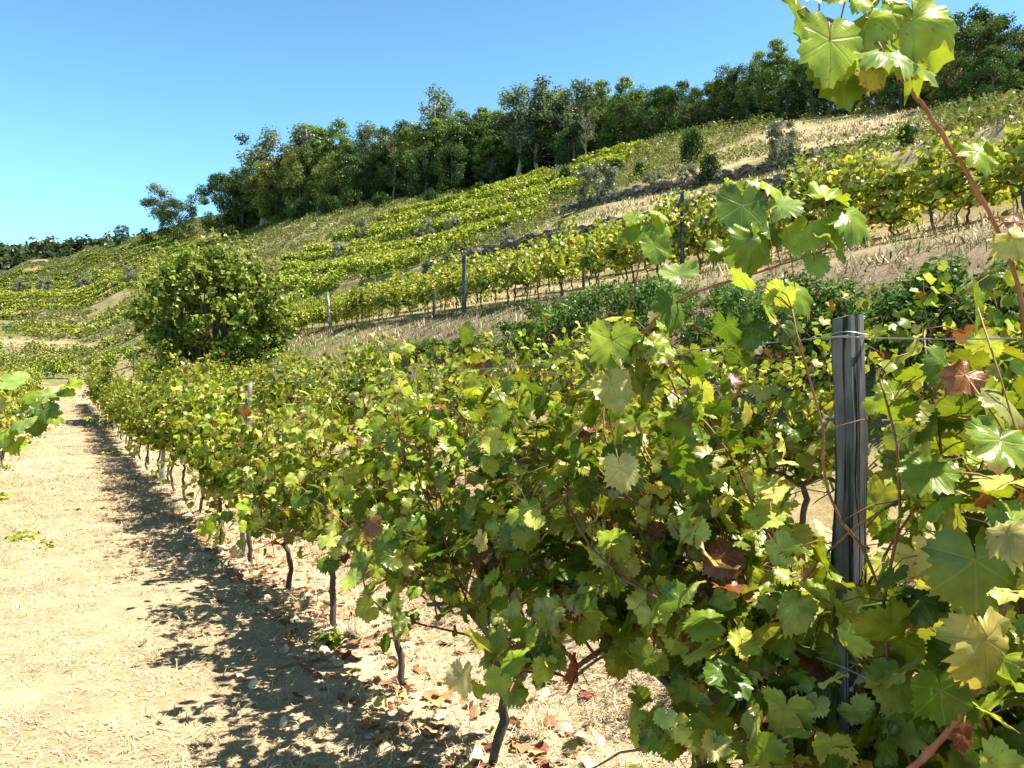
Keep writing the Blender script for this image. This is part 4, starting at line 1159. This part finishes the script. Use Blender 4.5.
# the big round tree left of centre
g = np.random.default_rng(61)
bt = thing('walnut_tree', 'big round leafy green tree standing left of centre behind the rows', 'tree')
bt.name = 'round_tree'
X = (214 - 512) / F; d = 28.0
p = np.array([X * d, d, hz(X * d, d)]); bt.location = tuple(p)
top = (P(214, 240, d)[2] - p[2]) * 0.93
tm, cm = MB(), MB(); C, Rr = [], []
for k in range(130):
    f = g.uniform(0.03, 0.97); a = g.uniform(0, 6.28)
    w = 2.85 * math.sqrt(max(0.06, 1 - ((f - 0.42) / 0.6) ** 2)) * (0.86 + 0.22 * math.sin(3 * a + 1.0) * math.sin(7 * f)); rr = w * math.sqrt(g.uniform(0.0, 1.0))
    c = np.array([math.cos(a) * rr, math.sin(a) * rr, top * f * 0.95]); C.append(c); Rr.append(g.uniform(0.26, 0.5))
    if k % 2 == 0: limb(tm, g, (0.15 * math.cos(a), 0.15 * math.sin(a), 0.2), c, 0.05, 0.012, (0.15, 0.12, 0.09), 6, 0.08, 5)
limb(tm, g, (0, 0, -0.3), (0, 0, top * 0.5), 0.16, 0.07, (0.15, 0.12, 0.09), 6, 0.03, 8)
clump_leaves(cm, g, C, Rr, 210, 0.06, 0.115, (0.175, 0.225, 0.036), T_LOW, 0.22, 0.25, 0.4)
sk = norm(g.normal(0, 1, (150, 3))); sk[:, 2] = np.abs(sk[:, 2])
cc = sk * np.array([2.7, 2.7, top * 0.56]) + np.array([0, 0, top * 0.42])
clump_leaves(cm, g, cc, np.full(150, 0.2), 14, 0.08, 0.14, (0.15, 0.19, 0.035), T_LOW, 0.2, 0.2, 0.4)
for k in range(110):                     # sprigs standing out of the outline
    q_ = norm(g.normal(0, 1, 3)); q_[2] = abs(q_[2]) * 1.2
    b0 = q_ * np.array([2.6, 2.6, top * 0.47]) + np.array([0, 0, top * 0.43]); dv = norm(q_ + np.array([0, 0, 0.7]) + g.normal(0, 0.3, 3)); Ls = g.uniform(0.3, 0.85)
    m = int(Ls * 26); f_ = g.random(m)[:, None]
    tube(tm, [b0 - dv * 0.4, b0, b0 + dv * Ls], [0.012, 0.009, 0.003], 3, (0.15, 0.12, 0.09))
    add_leaves(cm, T_LOW, g, b0 + dv * Ls * f_ + g.normal(0, 0.07, (m, 3)), np.array([0, 0, 0.6]) + g.normal(0, 0.6, (m, 3)), dv + g.normal(0, 0.6, (m, 3)), g.uniform(0.06, 0.11, m), np.array([0.20, 0.235, 0.04]) * g.uniform(0.7, 1.3, (m, 1)))
tm.build('trunk', M_BARK, bt); cm.build('crown', M_TREE, bt)

# ------------------------------------------------------------------ dry grass, scrub, litter, weeds
g = np.random.default_rng(91)


def blades(mb, g, u, v, zoff, L_, w, tilt, col):
    n = len(u); x, y = xy(u, v); z = height(u, v) + zoff
    a = g.uniform(0, 2 * math.pi, n); d = np.stack([np.cos(a) * np.cos(tilt), np.sin(a) * np.cos(tilt), np.sin(tilt)], 1)
    s = np.stack([-np.sin(a), np.cos(a), np.zeros(n)], 1) * w[:, None]
    p = np.stack([x, y, z], 1)
    mid = p + d * (L_ * 0.55)[:, None]; tipp = p + d * L_[:, None] - np.stack([np.zeros(n), np.zeros(n), L_ * np.sin(tilt) * 0.45], 1)
    V = np.stack([p - s, p + s, mid - s * 0.7, mid + s * 0.7, tipp], 1).reshape(-1, 3)
    b = np.arange(n)[:, None] * 5
    T = np.concatenate([b + np.array([[0, 1, 3]]), b + np.array([[0, 3, 2]]), b + np.array([[2, 3, 4]])])
    mb.add(V, T, None, np.repeat(col, 5, 0))


mb = MB()
N = 330000
uu = 0.6 + 15.5 * g.random(N) ** 1.5; vv = g.uniform(-2.6, 3.8, N)
keep = fbm(uu * 2.1, vv * 2.1, 71, 3) + g.normal(0, 0.07, N) > 0.33
uu, vv = uu[keep], vv[keep]; n = len(uu)
sc = np.interp(uu, [0, 6, 14], [1, 1.15, 1.6])
cs = np.array([0.57, 0.43, 0.23]) * g.uniform(0.40, 1.25, (n, 1)) * (1 + g.normal(0, 0.04, (n, 3)))
blades(mb, g, uu, vv, -0.004, g.uniform(0.035, 0.12, n) * sc, g.uniform(0.0012, 0.0026, n) * sc, R(1) * np.abs(g.normal(8, 14, n)), np.clip(cs, 0.02, 0.75))
N = 60000
uu = g.uniform(14, 46, N); vv = g.uniform(-1.6, 3.8, N)
keep = fbm(uu * 1.4, vv * 2.1, 72, 3) + g.normal(0, 0.07, N) > 0.36
uu, vv = uu[keep], vv[keep]; n = len(uu)
cs = np.array([0.58, 0.455, 0.26]) * g.uniform(0.4, 1.2, (n, 1)) * (1 + g.normal(0, 0.04, (n, 3)))
blades(mb, g, uu, vv, -0.004, g.uniform(0.08, 0.26, n), g.uniform(0.003, 0.007, n), R(1) * np.abs(g.normal(10, 14, n)), np.clip(cs, 0.02, 0.75))
# ragged taller tufts under the vines
nt_ = 420
tu = np.concatenate([0.8 + 11 * g.random(nt_ // 2) ** 1.3, g.uniform(0.5, 9, nt_ // 2)]); tv = np.concatenate([g.normal(1.75, 0.35, nt_ // 2), g.uniform(1.9, 4.0, nt_ // 2)])
tuu = np.repeat(tu, 26) + g.normal(0, 0.045, nt_ * 26); tvv = np.repeat(tv, 26) + g.normal(0, 0.045, nt_ * 26); n = len(tuu)
cs = np.array([0.52, 0.42, 0.26]) * np.repeat(g.uniform(0.7, 1.2, (nt_, 1)), 26, 0) * g.uniform(0.7, 1.25, (n, 1)) * np.ones((1, 3))
blades(mb, g, tuu, tvv, -0.01, g.uniform(0.06, 0.2, n), g.uniform(0.001, 0.0022, n), R(1) * g.uniform(15, 80, n), cs)
tag(mb.build('dry_grass', M_STRAW), 'dry straw coloured mown grass on the ground around the vines', 'grass', kind='stuff')

mb = MB()
nt_ = 16000
tu = g.uniform(-4, 75, nt_); tv = 4.2 + 46 * g.random(nt_) ** 1.25
keep = (fbm(tu * 0.3, tv * 0.4, 81, 3) > 0.36) & ~((tv > 9.3) & (tv < 10.9)) & ~((tv > 16.5) & (tv < 17.3))
tu, tv = tu[keep], tv[keep]; m = 7
tuu = np.repeat(tu, m) + g.normal(0, 0.12, len(tu) * m); tvv = np.repeat(tv, m) + g.normal(0, 0.12, len(tu) * m); n = len(tuu)
gsel = np.repeat((fbm(tu * 0.2, tv * 0.3, 85, 3) + g.normal(0, 0.06, len(tu)) > 0.47) & ~((tu < 34) & (tv > 17) & (g.random(len(tu)) < 0.7)), m)[:, None]
cs = np.where(gsel, np.array([0.10, 0.13, 0.03]), np.array([0.42, 0.34, 0.19])) * g.uniform(0.6, 1.3, (n, 1))
dd = np.interp(tvv, [4, 20, 50], [1, 1.8, 3.0])
blades(mb, g, tuu, tvv, -0.02, g.uniform(0.1, 0.32, n) * (0.7 + 0.3 * dd), g.uniform(0.006, 0.012, n) * dd, R(1) * g.uniform(30, 85, n), cs)
tu = np.concatenate([g.uniform(6, 38, 900), g.uniform(13, 40, 900), g.uniform(2, 40, 3600)])
tv = np.concatenate([16.85 + g.choice([-0.35, 0.3], 900) + g.normal(0, 0.12, 900), 25.9 + g.choice([-0.4, 0.35], 900) + g.normal(0, 0.15, 900), g.uniform(5.2, 9.7, 3600)])
m = 14; n = len(tu) * m
tuu = np.repeat(tu, m) + g.normal(0, 0.07, n); tvv = np.repeat(tv, m) + g.normal(0, 0.07, n)
gsel = np.repeat(g.random(len(tu)) < np.where((tv > 5) & (tv < 7.2), 0.65, 0.42), m)[:, None]
cs = np.where(gsel, np.array([0.13, 0.16, 0.04]), np.array([0.36, 0.27, 0.16])) * np.repeat(g.uniform(0.6, 1.25, (len(tu), 1)), m, 0) * g.uniform(0.55, 1.3, (n, 1))
blades(mb, g, tuu, tvv, -0.02, g.uniform(0.08, 0.36, n) * np.repeat(g.uniform(0.5, 1.2, len(tu)), m), g.uniform(0.002, 0.0045, n) * np.interp(tvv, [5, 10, 26], [0.8, 1.3, 2.6]), R(1) * g.uniform(10, 80, n), cs)
tag(mb.build('hillside_scrub', M_STRAW), 'dry and green grass tufts over the terraces of the hill', 'scrub', kind='stuff')

mb = MB()
n = 34000
tu = 8 + 280 * g.random(n) ** 1.35; tv = np.where(tu > 54, -22 + 80 * g.random(n), 17.5 + 42 * g.random(n) ** 1.1)
den = fbm(tu * 0.11, tv * 0.16, 95, 4)
keep = (den > np.where(tu < 34, 0.54, np.where((tv < 20), np.where((np.sin(tu * 0.30 + tv * 0.05) > 0.5) & (tu < 120), 0.55, 0.40), 0.34))) & ~((np.abs(tv - 25.9) < 0.7) & (tu < 40))
tu, tv = tu[keep], tv[keep]; m = 11; n = len(tu) * m
hh = np.repeat(g.uniform(0.25, 0.8, len(tu)), m)
tuu = np.repeat(tu, m) + g.normal(0, 0.28, n); tvv = np.repeat(tv, m) + g.normal(0, 0.28, n)
x, y = xy(tuu, tvv)
cc = np.array([(0.10, 0.135, 0.03), (0.15, 0.17, 0.05), (0.20, 0.16, 0.07), (0.12, 0.14, 0.075)])[np.repeat(g.choice(4, len(tu), p=[.35, .3, .15, .2]), m)] * np.repeat(g.uniform(0.7, 1.3, (len(tu), 1)), m, 0) * g.uniform(0.7, 1.3, (n, 1))
sz = g.uniform(0.09, 0.17, n) * np.interp(tuu, [10, 60, 200], [0.9, 1.5, 3.2])
add_leaves(mb, T_OVAL, g, np.stack([x, y, height(tuu, tvv) + g.random(n) * hh], 1), np.array([0, 0, 0.8]) + g.normal(0, 0.6, (n, 3)), np.array([0, 0, 0.7]) + g.normal(0, 0.7, (n, 3)), sz, cc)
tag(mb.build('undergrowth', M_TREE), 'low scrub and heath covering the slope below the wood', 'scrub', kind='stuff')

mb = MB()
n = 1500
lu = 0.9 + 10 * g.random(n) ** 1.2; lv = np.where(g.random(n) < 0.8, np.abs(g.normal(0, 0.55, n)) + 1.25, g.uniform(0.9, 4.0, n))
x, y = xy(lu, lv)
lc = np.array([(0.50, 0.38, 0.24), (0.34, 0.17, 0.08), (0.22, 0.07, 0.045), (0.50, 0.39, 0.25), (0.36, 0.30, 0.10)])[g.choice(5, n, p=[.36, .24, .14, .18, .08])] * g.uniform(0.7, 1.2, (n, 1))
add_leaves(mb, T_MID, g, np.stack([x, y, height(lu, lv) + g.uniform(0.008, 0.03, n)], 1), np.array([0, 0, 1]) + g.normal(0, 0.33, (n, 3)), g.normal(0, 1, (n, 3)), g.uniform(0.022, 0.055, n), lc)
tag(mb.build('leaf_litter', M_LITTER), 'dry fallen vine leaves littering the grass beneath the front row', 'fallen leaves', kind='stuff')


def weed(px, py, r_px, n, label, seed):
    g = np.random.default_rng(seed)
    p, d = ground_px(px, py, 1.5)
    r = r_px * d / F
    mb = MB()
    a = g.uniform(0, 6.28, n); rr = r * np.sqrt(g.random(n)); pos = np.stack([np.cos(a) * rr, np.sin(a) * rr, g.uniform(0.015, 0.09, n)], 1)
    out = np.stack([np.cos(a), np.sin(a), np.zeros(n)], 1)
    add_leaves(mb, T_MID, g, pos, out * 0.3 + np.array([0, 0, 1]) + g.normal(0, 0.3, (n, 3)), out + g.normal(0, 0.3, (n, 3)), g.uniform(0.02, 0.045, n), leaf_cols(g, n, 'bright') * 1.2)
    for k in range(min(n, 18)): tube(mb, [(0, 0, 0), pos[k] * np.array([.5, .5, 1.0]) , pos[k]], 0.002, 3, (0.1, 0.15, 0.04))
    o = mb.build('weed', M_LEAF); o.location = tuple(p)
    tag(o, label, 'weed', 'small weeds')


weed(22, 540, 16, 36, 'pale green weed in the straw by the left edge of the path', 1)
weed(48, 548, 7, 14, 'tiny bright green weed right of the larger weed on the path', 2)
weed(328, 646, 11, 40, 'small green weed at the foot of the third vine trunk', 3)
weed(112, 455, 12, 60, 'low green weed at the shaded edge of the far path', 4)
weed(4, 470, 10, 40, 'green weed under the left row at the picture edge', 5)
weed(2, 500, 8, 30, 'sprawling weed at the left picture edge beside the path', 6)
